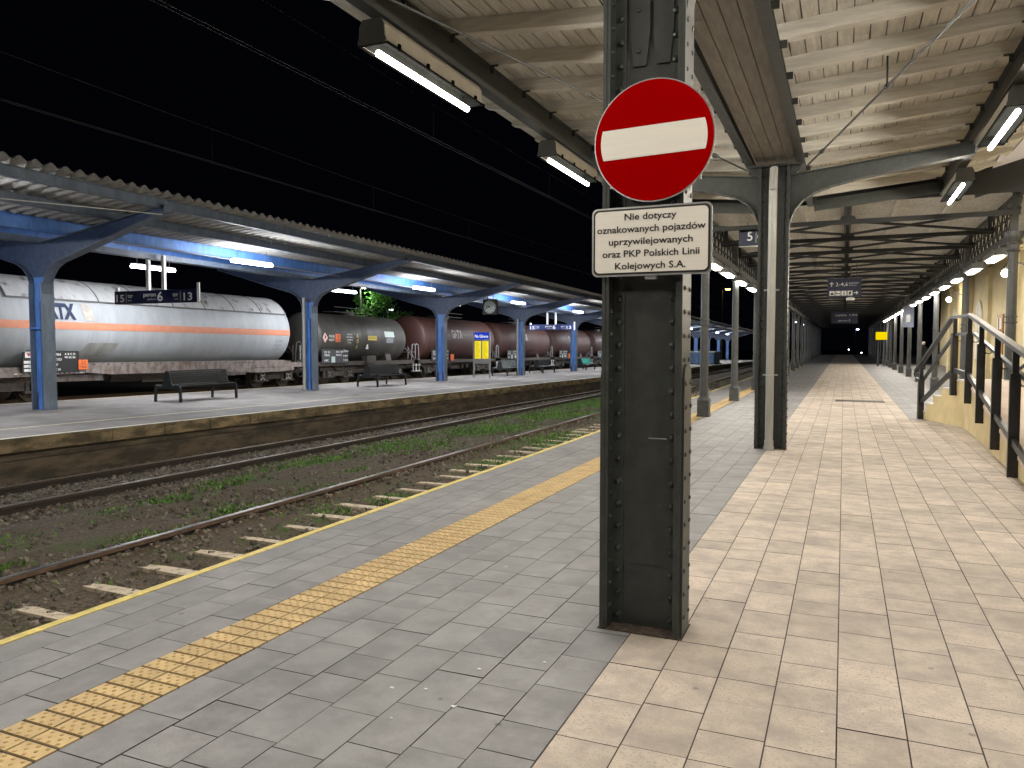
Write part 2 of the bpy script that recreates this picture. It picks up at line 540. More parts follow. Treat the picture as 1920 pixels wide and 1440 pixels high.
# ------------------------------------------------------------------ track bed
mb = MB()
NX, NY = 40, 150
xs = [EDGE + 0.1 - (i / NX) * 8.4 for i in range(NX + 1)]
ys = [-6 + 150 * (j / NY) ** 1.6 for j in range(NY + 1)]
for j in range(NY + 1):
    for i in range(NX + 1):
        x, yy = xs[i], ys[j]
        base = -0.60
        if x < -7.2 and x > -9.2: base = -0.56 + 0.02 * math.sin(yy * 1.3)
        if x < -9.2: base = -0.57
        if x > -7.0: base = -0.535
        n = 0.022 * math.sin(x * 7.1 + yy * 3.3) * math.sin(yy * 5.7 - x * 2) + rnd.uniform(-0.018, 0.018)
        n *= 0.45 if x > -7.0 else 1.0
        mb.v.append((x, yy, base + n + zf(max(x, -11.8), yy)))
W = NX + 1
for j in range(NY):
    for i in range(NX):
        mb.f.append((j * W + i, j * W + i + 1, (j + 1) * W + i + 1, (j + 1) * W + i))
struct('track_bed', mb, M_soil)
b = MB().box(-400, 400, -30, 900, -4.2, -4.0)
struct('ground', b, M_dark)
# ground beyond the far platform
b = MB()
b.quad((-20.25, -10, -0.36), (-20.25, 140, -0.36), (-80, 140, -0.36), (-80, -10, -0.36))
b.v = [(x, yy, z + zf(-13, yy)) for x, yy, z in b.v]
struct('yard_ground', b, M_dark)


def railway(name, label, xa, xb, zt, y0, y1, sleepers, mr):
    t = thing(name, (0, 0, 0), label, 'railway track')
    n = 12
    zx = lambda x, y: zt + zf(max(x, -11.8), y)
    for x in (xa, xb):
        r_, h_, w_ = MB(), MB(), MB()
        for k in range(n):
            ya, yb = y0 + (y1 - y0) * k / n, y0 + (y1 - y0) * (k + 1) / n
            za, zb = zx(x, ya), zx(x, yb)
            r_.bar((x, ya, za - 0.030), (x, yb, zb - 0.030), 0.072, 0.035)
            r_.bar((x, ya, za - 0.138), (x, yb, zb - 0.138), 0.15, 0.018)
            w_.bar((x, ya, za - 0.088), (x, yb, zb - 0.088), 0.018, 0.082)
            h_.bar((x, ya, za - 0.008), (x, yb, zb - 0.008), 0.060, 0.012)
        ra = r_.build('rail', mr, t)
        h_.build('rail_head', M_railtop, ra)
        w_.build('rail_web', M_web, ra)
    yy = 2.16
    for k in range(sleepers):
        s_ = MB()
        w = rnd.uniform(0.055, 0.085)
        ext = rnd.uniform(-0.10, 0.10)
        left = -6.04 + ext
        pts = [(xa + 0.45, yy - w), (xa + 0.45, yy + w), (left + 0.35, yy + w * rnd.uniform(.8, 1)), (left + 0.12, yy + w * rnd.uniform(.7, 1.05)), (left + rnd.uniform(0, .05), yy + w * .55),
               (left + rnd.uniform(.02, .08), yy - w * 0.2), (left + rnd.uniform(-.02, .04), yy - w * 0.7), (left + 0.2, yy - w * rnd.uniform(.8, 1.05)), (left + .5, yy - w)]
        s_.prism(pts, 'xy', -0.64, -0.506 + rnd.uniform(-0.008, 0.004))
        so = s_.build('sleeper', M_sleep, t)
        c_ = MB()
        c_.box(xb + 0.045, xb + 0.12, yy - 0.05, yy + 0.05, zt - 0.135, zt - 0.085)
        c_.cyl((xb + 0.1, yy, zt - 0.13), (xb + 0.1, yy, zt - 0.05), 0.018, 6)
        c_.build('rail_clip', mr, so)
        yy += 0.62
    return t

railway('railway_track', 'rusty track beside the yellow edged platform, pale sleepers half buried', -5.225, -6.74, -0.445, -5, 165, 58, M_rail)
railway('railway_track', 'far track on dark ballast along the stained platform wall', -9.83, -11.30, -0.43, -5, 165, 0, mat('dark_rusty_rail', (0.055, 0.036, 0.026), 0.75, 0.2, 0.4, 12))

# loose stones
def stones(name, n, area, size, m, dens):
    mb = MB()
    r = random.Random(11)
    c = 0
    while c < n:
        x = r.uniform(*area[0]); yy = area[1][0] + (area[1][1] - area[1][0]) * r.random() ** 1.9
        if r.random() > dens(x, yy): continue
        c += 1
        s = r.uniform(*size) * (1 + yy / 60)
        z = (-0.572 if x < -9.2 else (-0.562 if x < -7 else -0.538)) + zf(max(x, -11.8), yy) + s * 0.3
        ax = [Vector((r.uniform(-1, 1), r.uniform(-1, 1), r.uniform(-1, 1))).normalized()]
        a = ax[0]; b2 = a.orthogonal().normalized(); c2 = a.cross(b2)
        k = [r.uniform(.7, 1.25) * s for _ in range(6)]
        P = Vector((x, yy, z))
        v = [P + a * k[0], P - a * k[1] * .8, P + b2 * k[2], P - b2 * k[3], P + c2 * k[4] * .7, P - c2 * k[5] * .7]
        mb.add(v, [(0, 2, 4), (2, 1, 4), (1, 3, 4), (3, 0, 4), (2, 0, 5), (1, 2, 5), (3, 1, 5), (0, 3, 5)])
    o = mb.build(name, m)
    return tag(o, kind='stuff')

def dens1(x, yy):
    if x < -9.2: return 1.0
    if -7.1 < x < -6.55: return 0.65
    if x > -6.5: return 0.20
    return 0.16
tag(stones('ballast', 34000, ((-12.1, -4.3), (2.5, 45)), (0.010, 0.044), M_stone, dens1), 'grey and brown ballast stones lying between the rails', 'ballast')

# low grass and moss
def grass(name, n, area, m, dens, hgt, label):
    mb = MB(); r = random.Random(5); c = 0; tries = 0
    while c < n and tries < n * 60:
        tries += 1
        x = r.uniform(*area[0]); yy = area[1][0] + (area[1][1] - area[1][0]) * r.random() ** 1.7
        if r.random() > dens(x, yy): continue
        c += 1
        h = r.uniform(*hgt) * (1 + yy / 50); a = r.uniform(0, 6.28); w = h * 0.35
        z = (-0.57 if x < -7 else -0.545) + zf(x, yy)
        dx, dy = math.cos(a) * w, math.sin(a) * w
        lx, ly = r.uniform(-1, 1) * h, r.uniform(-1, 1) * h
        mb.add([(x - dx, yy - dy, z), (x + dx, yy + dy, z), (x + lx, yy + ly, z + h * r.uniform(0.5, 1.2))], [(0, 1, 2)])
    return tag(mb.build(name, m), label, 'grass', kind='stuff')

PATCH = [(-8.6, 6.9, .30), (-8.7, 7.9, .28), (-7.25, 7.6, .35), (-7.2, 6.2, .25), (-8.5, 5.6, .25), (-8.2, 5.1, .35), (-6.0, 8.1, .3), (-5.7, 9.0, .3),
         (-8.9, 9.4, .4), (-9.0, 11.5, .7), (-8.8, 14.5, .9), (-8.6, 18.0, 1.2), (-8.4, 22, 1.5), (-8.5, 28, 2.5), (-7.6, 11, .3), (-7.1, 9.3, .3), (-5.6, 12.5, .6), (-5.8, 16, 1.0), (-7.5, 4.6, .2)]
def densg(x, yy):
    p = 0.012
    for px, py, pr in PATCH:
        d = ((x - px) ** 2 + ((yy - py) * 0.6) ** 2) / (pr * pr)
        p = max(p, math.exp(-d * 1.6))
    if -6.86 < x < -6.66 or -9.95 < x: pass
    return p if x > -9.7 else 0
grass('grass_patches', 30000, ((-9.7, -4.4), (3, 45)), M_grass, densg, (0.018, 0.06), 'low green grass growing in patches between the tracks')
def densm(x, yy):
    s = 0.5 + 0.5 * math.sin(x * 3.1 + yy * 1.7) * math.sin(yy * 2.3 - x * 1.1)
    return (0.15 + s * 0.7) if x > -9.6 else 0
grass('moss_cover', 16000, ((-9.6, -4.4), (2.5, 40)), M_moss, densm, (0.008, 0.02), 'dull olive moss spread over the soil of the tracks')

# ================================================================== SETTING: far platform
FX0, FX1 = -12.25, -20.22
mb = MB()
NP = 32
YE = 140.0
mb2, wl, yl, yl2, lip, low = MB(), MB(), MB(), MB(), MB(), MB()
for k in range(NP):
    ya, yb = -4 + (YE + 4) * k / NP, -4 + (YE + 4) * (k + 1) / NP
    def q(m, x0, x1, z, dz=0):
        m.add([(x0, ya, z + fz(x0, ya)), (x0, yb, z + fz(x0, yb)), (x1, yb, z + fz(x1, yb)), (x1, ya, z + fz(x1, ya))], [(0, 1, 2, 3)])
    q(mb, FX0 - .14, FX1, 0)
    q(wl, FX0 - .025, FX0 - 0.155, 0.008)
    q(yl, -13.80, -13.90, 0.004)
    q(yl2, -20.04, -20.18, 0.004)
    def vq(m, x, z0, z1):
        m.add([(x, ya, z0 + fz(x, ya)), (x, yb, z0 + fz(x, yb)), (x, yb, z1 + fz(x, yb)), (x, ya, z1 + fz(x, ya))], [(0, 1, 2, 3)])
    vq(mb2, FX0 - .13, -0.36, -0.22)
    q(mb2, FX0 - .13, FX0 + .03, -0.36)
    vq(mb2, FX0 + .03, -1.1, -0.36)
    vq(mb2, FX1, -1.2, 0.0)
struct('platform_surface', mb, M_asph)
struct('platform_kerb_wall', mb2, M_edge)
kb = MB()
yk = -3.0
while yk < YE - 1:
    ln_ = 1.18
    d1, d2 = rnd.uniform(-.012, .012), rnd.uniform(-.008, .008)
    v = []
    for y_ in (yk + .006, yk + ln_ - .006):
        zz = fz(FX0, y_)
        v += [(FX0 + d1, y_, -.225 + zz), (FX0 + d1, y_, -.02 + zz + d2 * .3), (FX0 + d1 - .02, y_, .0035 + zz), (FX0 - .14, y_, .0035 + zz), (FX0 - .14, y_, -.225 + zz)]
    kb.add(v, [(0, 1, 6, 5), (1, 2, 7, 6), (2, 3, 8, 7), (3, 4, 9, 8), (4, 0, 5, 9), (4, 3, 2, 1, 0), (5, 6, 7, 8, 9)])
    yk += ln_
struct('kerb_stones', kb, mat('mossy_kerb_stone', (0.25, 0.19, 0.105), 0.85, 0, 0.6, 3.0, 0.35, 25, col2=(0.075, 0.06, 0.034), stretch=(1, 0.7, 2), island=0.25))
struct('white_edge_line', wl, M_wline)
o_ = struct('yellow_safety_line', yl, M_yline)
struct('yellow_safety_line', yl2, M_yline)
b = MB(); b.quad((FX0, YE, -1.2), (FX1, YE, -1.2), (FX1, YE, fz(FX0, YE)), (FX0, YE, fz(FX0, YE)))
struct('platform_end_wall', b, M_edge)

# ================================================================== near riveted columns
def arm_curve():
    return [(0.205, 3.28), (0.225, 3.46), (0.29, 3.62), (0.40, 3.76), (0.56, 3.865), (0.80, 3.945), (1.15, 4.02), (1.7, 4.10), (2.62, 4.235)]

def riveted_column(loc, label, front):
    t = thing('iron_column', loc, label, 'column', 'riveted iron columns of the wooden canopy')
    w, d = 0.203, 0.122
    web = MB()
    web.box(-w + 0.01, w - 0.01, 0.0, 0.014, 0, 4.3)
    web.box(-0.125, 0.125, -0.006, 0.0, 0.36, 3.2)
    for rx in (-0.10, 0.03):
        web.prism([(rx, 3.3), (rx + 0.02, 3.12), (rx + 0.09, 3.12), (rx + 0.11, 3.3), (rx + 0.11, 4.28), (rx, 4.28)], 'xz', -0.02 if rx < 0 else -0.022, -0.001)
    for zz in [3.2 + 0.22 * k for k in range(5)]:
        web.dome((-0.05, -0.020, zz), (0, -1, 0), 0.015)
    web.build('web_plate', M_iron, t)
    for sx in (-1, 1):
        f = MB()
        f.box(sx * w, sx * (w + 0.018), -d, d, 0, 4.3)
        # outer stiffening strip with a rounded head
        zt = 1.42
        pl = [(-0.10, 0.0), (0.10, 0.0), (0.10, zt), (0.08, zt + 0.05), (0.04, zt + 0.075), (-0.04, zt + 0.075), (-0.08, zt + 0.05), (-0.10, zt)]
        f.prism(pl, 'yz', sx * (w + 0.0175), sx * (w + 0.030))
        # angle irons, front and back
        for sy in (-1, 1):
            f.box(sx * (w + 0.0005), sx * (w - 0.020), 0.007 + sy * 0.009, sy * 0.118, 0, 4.3)
            f.box(sx * (w - 0.012), sx * (w - 0.082), sy * (0.0135) + (0.007 if sy > 0 else -0.0) , sy * 0.0005 + (0.0136 if sy > 0 else 0.0), 0, 4.3)
        k = 0
        zz = 0.06
        while zz < 4.2:
            f.dome((sx * (w - 0.052), -0.0135, zz), (0, -1, 0), 0.021, .017)
            f.dome((sx * (w - 0.020), -0.065, zz + 0.062), (-sx, 0, 0), 0.016)
            ox = w + (0.030 if zz < zt else 0.018)
            f.dome((sx * ox, -0.065, zz + 0.05), (sx, 0, 0), 0.015)
            f.dome((sx * ox, 0.07, zz + 0.05), (sx, 0, 0), 0.015)
            zz += 0.128
        f.build('flange', M_iron, t)
    fb = MB()
    fb.box(-w - 0.034, w + 0.034, -d - 0.004, d + 0.012, -0.004, 0.006)
    fb.build('base_plate', mat('rusty_base_iron', (0.07, 0.05, 0.035), 0.9, 0, 0.6, 30), t)
    for sx in (-1, 1):
        a = MB()
        low_ = arm_curve()
        poly = [(sx * x, z) for x, z in low_] + [(sx * 2.62, 4.385), (sx * 0.225, 4.13)]
        a.prism(poly, 'xz', -0.009, 0.009)
        a.strip([(sx * x, z - 0.007) for x, z in low_], 0.17, 0.014)
        a.strip([(sx * 0.225, 4.137), (sx * 2.62, 4.392)], 0.15, 0.014)
        for (x0, z0), (x1, z1) in zip(low_[1:6], low_[2:7]):
            for s_ in (0.3, 0.8):
                px, pz = x0 + (x1 - x0) * s_, z0 + (z1 - z0) * s_
                for py in (-0.06, 0.06):
                    a.dome((sx * px, py, pz - 0.013), (sx * 0.5, 0, -0.8), 0.014)
        a.build('bracket_arm', M_iron, t)
    c = MB()
    c.box(-0.40, 0.40, -0.16, 0.16, 4.27, 4.298)
    for sx in (-1, 1):
        c.prism([(sx * 0.226, 4.12), (sx * 0.38, 4.27), (sx * 0.226, 4.27)], 'xz', -0.08, -0.066)
        c.prism([(sx * 0.226, 4.12), (sx * 0.38, 4.27), (sx * 0.226, 4.27)], 'xz', 0.066, 0.08)
    c.build('cap_plate', M_iron, t)
    return t

CX = -1.01
colA = riveted_column((CX, 4.235, 0), 'nearest dark riveted iron column carrying the red sign', True)
colB = dup(colA, (CX - 0.0, 12.42, 0), 'dark riveted iron column with grey downpipe, behind the signposted column')
colZ = dup(colA, (CX, -3.95, 0), 'dark riveted iron column behind the viewer')
# pale scratch on the near column
b = MB().box(0.02, 0.20, -0.0135, -0.0075, 1.075, 1.081)
b.build('paint_scratch', M_zinc, colA)

# downpipe
t = thing('downpipe', (CX - 0.005, 12.21, 0), 'pale grey round downpipe running down the front of the second iron column', 'downpipe')
b = MB().cyl((0, 0, 0.02), (0, 0, 3.9), 0.06, 16).cyl((0, 0, 3.9), (0, 0.10, 4.25), 0.06, 16)
b.build('pipe', M_pale, t, smooth=True)
MB().cyl((0, 0, 0), (0, 0, 0.055), 0.078, 14).cyl((0, 0, 0.055), (0, 0, .15), 0.068, 14).build('pipe_shoe', M_pale, t, smooth=True)
for zz in (1.14, 2.42):
    MB().cyl((0, 0, zz - 0.012), (0, 0, zz + 0.012), 0.067, 14).box(-0.11, 0.11, 0.03, 0.05, zz - 0.012, zz + 0.012).build('pipe_clamp', M_zinc, t)

# ------------------------------------------------------------------ signs on the near column
def disc_sign():
    t = thing('no_entry_sign', (-0.935, 4.03, 2.665), 'round red no entry sign with white bar on the nearest iron column', 'road sign')
    t.rotation_euler = (0, R(-1.7), 0)
    b = MB().cyl((0, 0.012, 0), (0, 0.0, 0), 0.318, 64)
    b.build('backing_plate', M_alu, t)
    b = MB().cyl((0, 0.0005, 0), (0, -0.003, 0), 0.3115, 64)
    b.build('red_disc', M_red, t)
    pts = []
    hw, hh = 0.272, 0.078
    for i in range(9):
        a = -1 + 2 * i / 8
        pts.append((hw + 0.012 * (1 - a * a) - 0.004, hh * a))
    for i in range(9):
        a = 1 - 2 * i / 8
        pts.append((-hw - 0.012 * (1 - a * a) + 0.004, hh * a))
    MB().prism(pts, 'xz', -0.0055, -0.0025).build('white_bar', M_white, t)
    MB().box(-0.24, 0.24, 0.012, 0.03, 0.2, 0.225).box(-0.24, 0.24, 0.012, 0.03, -0.225, -0.2).build('mounting_strap', M_zinc, t)
disc_sign()

def rrect(w, h, r, n=6):
    p = []
    for cx, cz, a0 in ((w - r, h - r, 0), (-w + r, h - r, 90), (-w + r, -h + r, 180), (w - r, -h + r, 270)):
        for i in range(n + 1):
            a = R(a0 + 90 * i / n)
            p.append((cx + r * math.cos(a), cz + r * math.sin(a)))
    return p

t = thing('text_sign', (-0.945, 4.03, 2.146), 'white rectangular Polish text sign below the red no entry disc', 'sign')
MB().prism(rrect(0.318, 0.182, 0.03), 'xz', 0.0, 0.012).build('backing_plate', M_alu, t)
MB().prism(rrect(0.309, 0.173, 0.027), 'xz', -0.003, 0.0005).build('black_border', M_black, t)
MB().prism(rrect(0.299, 0.163, 0.024), 'xz', -0.006, -0.0025).build('white_panel', M_white, t)
b = MB()
for i, (s_, dx, wd) in enumerate((('Nie dotyczy', 0.0, 0.275), ('oznakowanych pojazdów', 0.0, 0.575), ('uprzywilejowanych', 0.0, 0.445), ('oraz PKP Polskich Linii', 0.0, 0.515), ('Kolejowych S.A.', 0.0, 0.375))):
    write(b, s_, (dx, -0.008, 0.1125 - i * 0.0645), (1, 0, 0), (0, 0, 1), 0.0365, wd, bold=0.014)
b.build('lettering', M_black, t)
MB().box(-0.03, 0.03, 0.012, 0.05, -0.2, -0.17).box(-0.2, 0.2, 0.012, 0.03, 0.06, 0.085).build('mounting_strap', M_zinc, t)

# ------------------------------------------------------------------ wooden canopy over the near platform
can = thing('wooden_canopy', (0, 0, 0), 'wooden canopy of cream boards and rafters over the near platform', 'canopy')
Y0, Y1 = -6.2, 16.3
def rz(x):
    a = abs(x - CX)
    return 4.44 + 0.085 * max(0, a - 0.31)
HALF = 3.55
for sx in (-1, 1):
    b = MB()
    n = 22
    for i in range(n):
        a0, a1 = 0.30 + (HALF - 0.30) * i / n, 0.30 + (HALF - 0.30) * (i + 1) / n
        xa, xb = CX + sx * a0, CX + sx * a1
        # boards in lengths with staggered butt joints
        cuts = [Y0, -2.3 + (i % 3) * 0.9, 3.1 + (i % 2) * 0.9, 7.6 + (i % 4) * 0.9, 12.1 + (i % 3) * 0.9, Y1]
        for ya, yb in zip(cuts, cuts[1:]):
            za, zb = rz(xa) + 0.145, rz(xb) + 0.145
            dz = rnd.uniform(-0.004, 0.004)
            g = 0.004 + rnd.random() * 0.004
            x0_, x1_ = (xa + sx * g, xb - sx * g)
            v = [(x0_, ya + .002, za + dz), (x1_, ya + .002, zb + dz), (x1_, yb - .002, zb + dz), (x0_, yb - .002, za + dz)]
            v += [(p[0], p[1], p[2] + 0.022) for p in v]
            b.add(v, [(0, 1, 2, 3), (4, 7, 6, 5), (0, 4, 5, 1), (1, 5, 6, 2), (2, 6, 7, 3), (3, 7, 4, 0)])
    b.build('roof_boards', M_wood, can)
    b = MB()
    v = [(CX + sx * 0.3, Y0, rz(CX + .3) + 0.175), (CX + sx * (HALF + .04), Y0, rz(CX + HALF) + 0.178), (CX + sx * (HALF + .04), Y1, rz(CX + HALF) + 0.178), (CX + sx * 0.3, Y1, rz(CX + .3) + 0.175)]
    v2 = [(p[0], p[1], p[2] + 0.02) for p in v]
    b.add(v + v2, [(0, 1, 2, 3), (4, 7, 6, 5), (0, 4, 5, 1), (1, 5, 6, 2), (2, 6, 7, 3), (3, 7, 4, 0)])
    b.build('roofing_felt', M_irong, can)
    k = 0
    yy = Y0 + 0.28
    while yy < Y1:
        b = MB()
        w = 0.062
        e = 0.004
        pts = [(0.33, rz(CX + .33)), (2.66, rz(CX + 2.66)), (2.90, rz(CX + 2.9)), (3.0, rz(CX + 3.0) + 0.035), (3.14, rz(CX + 3.14) + 0.01), (3.28, rz(CX + 3.28) + 0.05), (HALF - 0.04, rz(CX + HALF) + 0.085),
               (HALF - 0.04, rz(CX + HALF - .04) + 0.143), (0.33, rz(CX + .33) + 0.143)]
        b.prism([(CX + sx * x, z) for x, z in pts], 'xz', yy - w, yy + w)
        ro = b.build('rafter', M_rafter, can)
        xo = CX + sx * 2.64; zt = rz(xo) - 0.004
        MB().box(xo - sx * 0.066, xo - sx * 0.16, yy - 0.09, yy - 0.07, zt - 0.03, zt - 0.012).box(xo - sx * 0.066, xo - sx * 0.11, yy - 0.09, yy - 0.07, zt - 0.10, zt - 0.029).build('outer_cleat', M_iron, ro)
        MB().box(CX + sx * 0.405, CX + sx * 0.47, yy - 0.09, yy - 0.07, 4.36, 4.43).build('inner_cleat', M_iron, ro)
        yy += 0.915
        k += 1
    b = MB()
    xo = CX + sx * 2.64
    zt = rz(xo) - 0.004
    b.box(xo - 0.008, xo + 0.008, Y0, Y1, zt - 0.27, zt - 0.012)
    b.box(xo - 0.065, xo + 0.065, Y0, Y1, zt - 0.285, zt - 0.27)
    b.box(xo - 0.065, xo + 0.065, Y0, Y1, zt - 0.012, zt)
    b.build('edge_beam', M_iron, can)
    b = MB()
    xc = CX + sx * 0.36
    b.box(xc - 0.006, xc + 0.006, Y0, Y1, 4.312, 4.43)
    b.box(xc - 0.055, xc + 0.055, Y0, Y1, 4.30, 4.312)
    b.box(xc - 0.045, xc + 0.045, Y0, Y1, 4.43, 4.438)
    b.build('valley_beam', M_iron, can)
b = MB()
for i in range(4):
    xa = CX - 0.30 + i * 0.15
    for ya, yb in ((Y0, -1.0 + i * .6), (-1.0 + i * .6, 6.9 + (i % 2) * 1.1), (6.9 + (i % 2) * 1.1, 10.2 + (i % 2) * .2), (10.2 + (i % 2) * .2, Y1)):
        b.box(xa + 0.004, xa + 0.146, ya + 0.002, yb - 0.002, 4.405, 4.425)
b.build('valley_soffit', M_soffit, can)
b = MB()
for sx in (-1, 1):
    p0 = (CX + sx * 0.42, Y1 - 0.05, 4.30); p1 = (CX + sx * 2.7, Y1 - 0.05, 4.50)
    b.bar(p0, p1, 0.09, 0.20)
b.build('end_beam', M_iron, can)
# tie rods
for i, (p, q, lab) in enumerate((((CX - 0.40, 12.3, 4.24), (CX - 2.60, 4.35, 4.33), 'slim dark tie rod under the boards on the track side'),
                                 ((CX + 0.46, 12.3, 4.24), (CX + 2.62, 4.35, 4.30), 'slim dark tie rod with turnbuckle, hung on the wall side'))):
    t = thing('tie_rod', p, lab, 'tie rod', 'tie rods under the wooden canopy')
    d = Vector(q) - Vector(p)
    MB().cyl((0, 0, 0), d, 0.013, 8).build('rod', M_iron, t)
    dn = d.normalized()
    k = 0.08 if i == 1 else 0.12
    MB().cyl(d * k, d * k + dn * 0.16, 0.014, 8, 0.034).cyl(d * k + dn * 0.16, d * k + dn * 0.32, 0.034, 8, 0.014).build('turnbuckle', M_iron, t)
    if i == 1:
        m_ = d * 0.42
        MB().cyl(m_, m_ + Vector((0, 0.05, 0.32)), 0.010, 6).cyl(m_ - dn * 0.03, m_ + dn * 0.03, 0.028, 8).build('hanger', M_iron, t)

# ------------------------------------------------------------------ long lamps of the wooden canopy
def long_lamp(loc, ln, label, group, em):
    t = thing('fluorescent_lamp', loc, label, 'lamp', group)
    hw, hh = 0.138, 0.215
    prof = [(-hw, 0.0), (-hw, 0.03), (-hw * 0.93, 0.05), (-hw * 0.88, 0.15), (-hw * 0.66, 0.205), (hw * 0.66, 0.205), (hw * 0.88, 0.15), (hw * 0.93, 0.05), (hw, 0.03), (hw, 0.0)]
    b = MB()
    v, f = [], []
    for yy in (-ln / 2, ln / 2):
        v += [(x, yy, z) for x, z in prof]
    n = len(prof)
    f = [(i, i + 1, n + i + 1, n + i) for i in range(n - 1)]
    b.add(v, f)
    # inner lining
    h_ = b.build('housing', M_lampside, t)
    for sy in (-1, 1):
        e = MB().prism(prof, 'xz', sy * ln / 2, sy * (ln / 2 + 0.018))
        e.build('end_cap', M_lampend, t)
    r_ = MB()
    pr = [(-hw * .9, 0.012), (-hw * .55, 0.11), (hw * .55, 0.11), (hw * .9, 0.012)]
    v = []
    for yy in (-ln / 2 + .004, ln / 2 - .004): v += [(x, yy, z) for x, z in pr]
    r_.add(v, [(0, 1, 5, 4), (1, 2, 6, 5), (2, 3, 7, 6)])
    for yy in (-ln / 2 + .003, ln / 2 - .003): r_.add([(x, yy, z) for x, z in prof], [tuple(range(n))])
    r_.build('reflector', M_lens, t)
    rim = MB()
    for sx in (-1, 1): rim.box(sx * hw * 0.9, sx * (hw + 0.012), -ln / 2, ln / 2, -0.003, 0.008)
    rim.box(-hw, hw, -ln / 2 - 0.01, -ln / 2 + 0.02, -0.004, 0.004)
    rim.box(-hw, hw, ln / 2 - 0.02, ln / 2 + 0.01, -0.004, 0.004)
    for yy in (-ln * .4, -ln * .13, ln * .13, ln * .4):
        rim.box(hw, hw + 0.02, yy - 0.015, yy + 0.015, -0.015, 0.04)
    rim.build('lens_frame', M_lens, t)
    tb = MB()
    tb.cyl((-0.012, -ln / 2 + 0.10, -0.040), (-0.012, ln / 2 - 0.06, -0.040), 0.030, 10)
    tb.build('tube', em, t)
    hg = MB()
    for yy in (-ln * 0.33, ln * 0.33):
        hg.box(-0.012, 0.012, yy - 0.02, yy + 0.02, 0.20, 0.26)
        hg.box(-.03, .03, yy - .02, yy + .02, .215, .225)
    hg.build('hanger', M_zinc, t)
    return t

GL = 'lamps under the wooden canopy'
L0 = long_lamp((-3.70, 6.55, 4.13), 1.86, 'nearest long fluorescent lamp on the track side of the wooden canopy', GL, E_tube)
dup(L0, (-3.70, 10.72, 4.13), 'long fluorescent lamp left of the red disc, farther along the track side beam')
dup(L0, (-3.70, 14.9, 4.13), 'long fluorescent lamp hidden behind the text sign on the track side')
dup(L0, (-3.70, 2.4, 4.13), 'long lamp above the frame on the track side')
dup(L0, (-3.70, -1.75, 4.13), 'long lamp behind the viewer on the track side')
R0 = dup(L0, (1.67, 10.64, 4.13), 'large fluorescent lamp at the right edge under the wooden canopy')
dup(L0, (1.67, 14.77, 4.13), 'smaller looking fluorescent lamp at the end of the wooden canopy, wall side')
dup(L0, (1.67, 6.5, 4.13), 'long lamp above the frame on the wall side')
dup(L0, (1.67, 2.35, 4.13), 'long lamp overhead beside the viewer on the wall side')
dup(L0, (1.67, -1.8, 4.13), 'long lamp behind the viewer on the wall side')

# ================================================================== long hall canopy on slim posts
hall = thing('hall_canopy', (0, 0, 0), 'long dark gabled canopy on slim posts running into the distance', 'canopy')
HX0, HX1 = -3.75, 3.95
HY0, HY1 = 16.36, 128
def hz(x): return 4.93 - 0.15 * abs(x - 0.03)
for sx in (-1, 1):
    b = MB()
    yy = HY0
    xe = HX0 if sx < 0 else HX1
    while yy < HY1:
        st = 0.19 if yy < 40 else 0.8
        b.box(0, 0, 0, 0, 0, 0) if False else None
        v = [(0.03, yy + .006, hz(0.03)), (xe, yy + .006, hz(xe)), (xe, yy + st - .006, hz(xe)), (0.03, yy + st - .006, hz(0.03))]
        v += [(p[0], p[1], p[2] + 0.02) for p in v]
        b.add(v, [(0, 1, 2, 3), (4, 7, 6, 5), (0, 4, 5, 1), (1, 5, 6, 2), (2, 6, 7, 3), (3, 7, 4, 0)])
        yy += st
    b.build('ceiling_boards', M_wood, hall)
    b = MB()
    v = [(0.03, HY0, hz(0.03) + 0.024), (xe, HY0, hz(xe) + 0.024), (xe, HY1, hz(xe) + 0.024), (0.03, HY1, hz(0.03) + 0.024)]
    b.add(v, [(0, 1, 2, 3)])
    b.build('roof_sheet', M_irong, hall)
    for px in (1.0, 2.0, 2.95):
        x = 0.03 + sx * px
        MB().box(x - 0.04, x + 0.04, HY0, HY1, hz(x) - 0.10, hz(x) - 0.012).build('purlin', M_wood if px < 2.5 else M_truss, hall)
    MB().box(xe - 0.02 * sx, xe, HY0, HY1, hz(xe) - 0.16, hz(xe) + 0.03).build('fascia', M_irong, hall)
MB().prism([(HX0, hz(HX0) - .02), (HX1, hz(HX1) - .02), (HX1, 4.86), (0.03, 5.06), (HX0, 4.86)], 'xz', HY0 - .03, HY0 - .005).build('gable_board', M_truss, hall)
MB().box(-0.05, 0.11, HY0, HY1, 4.72, 4.90).build('ridge_beam', M_girder, hall)

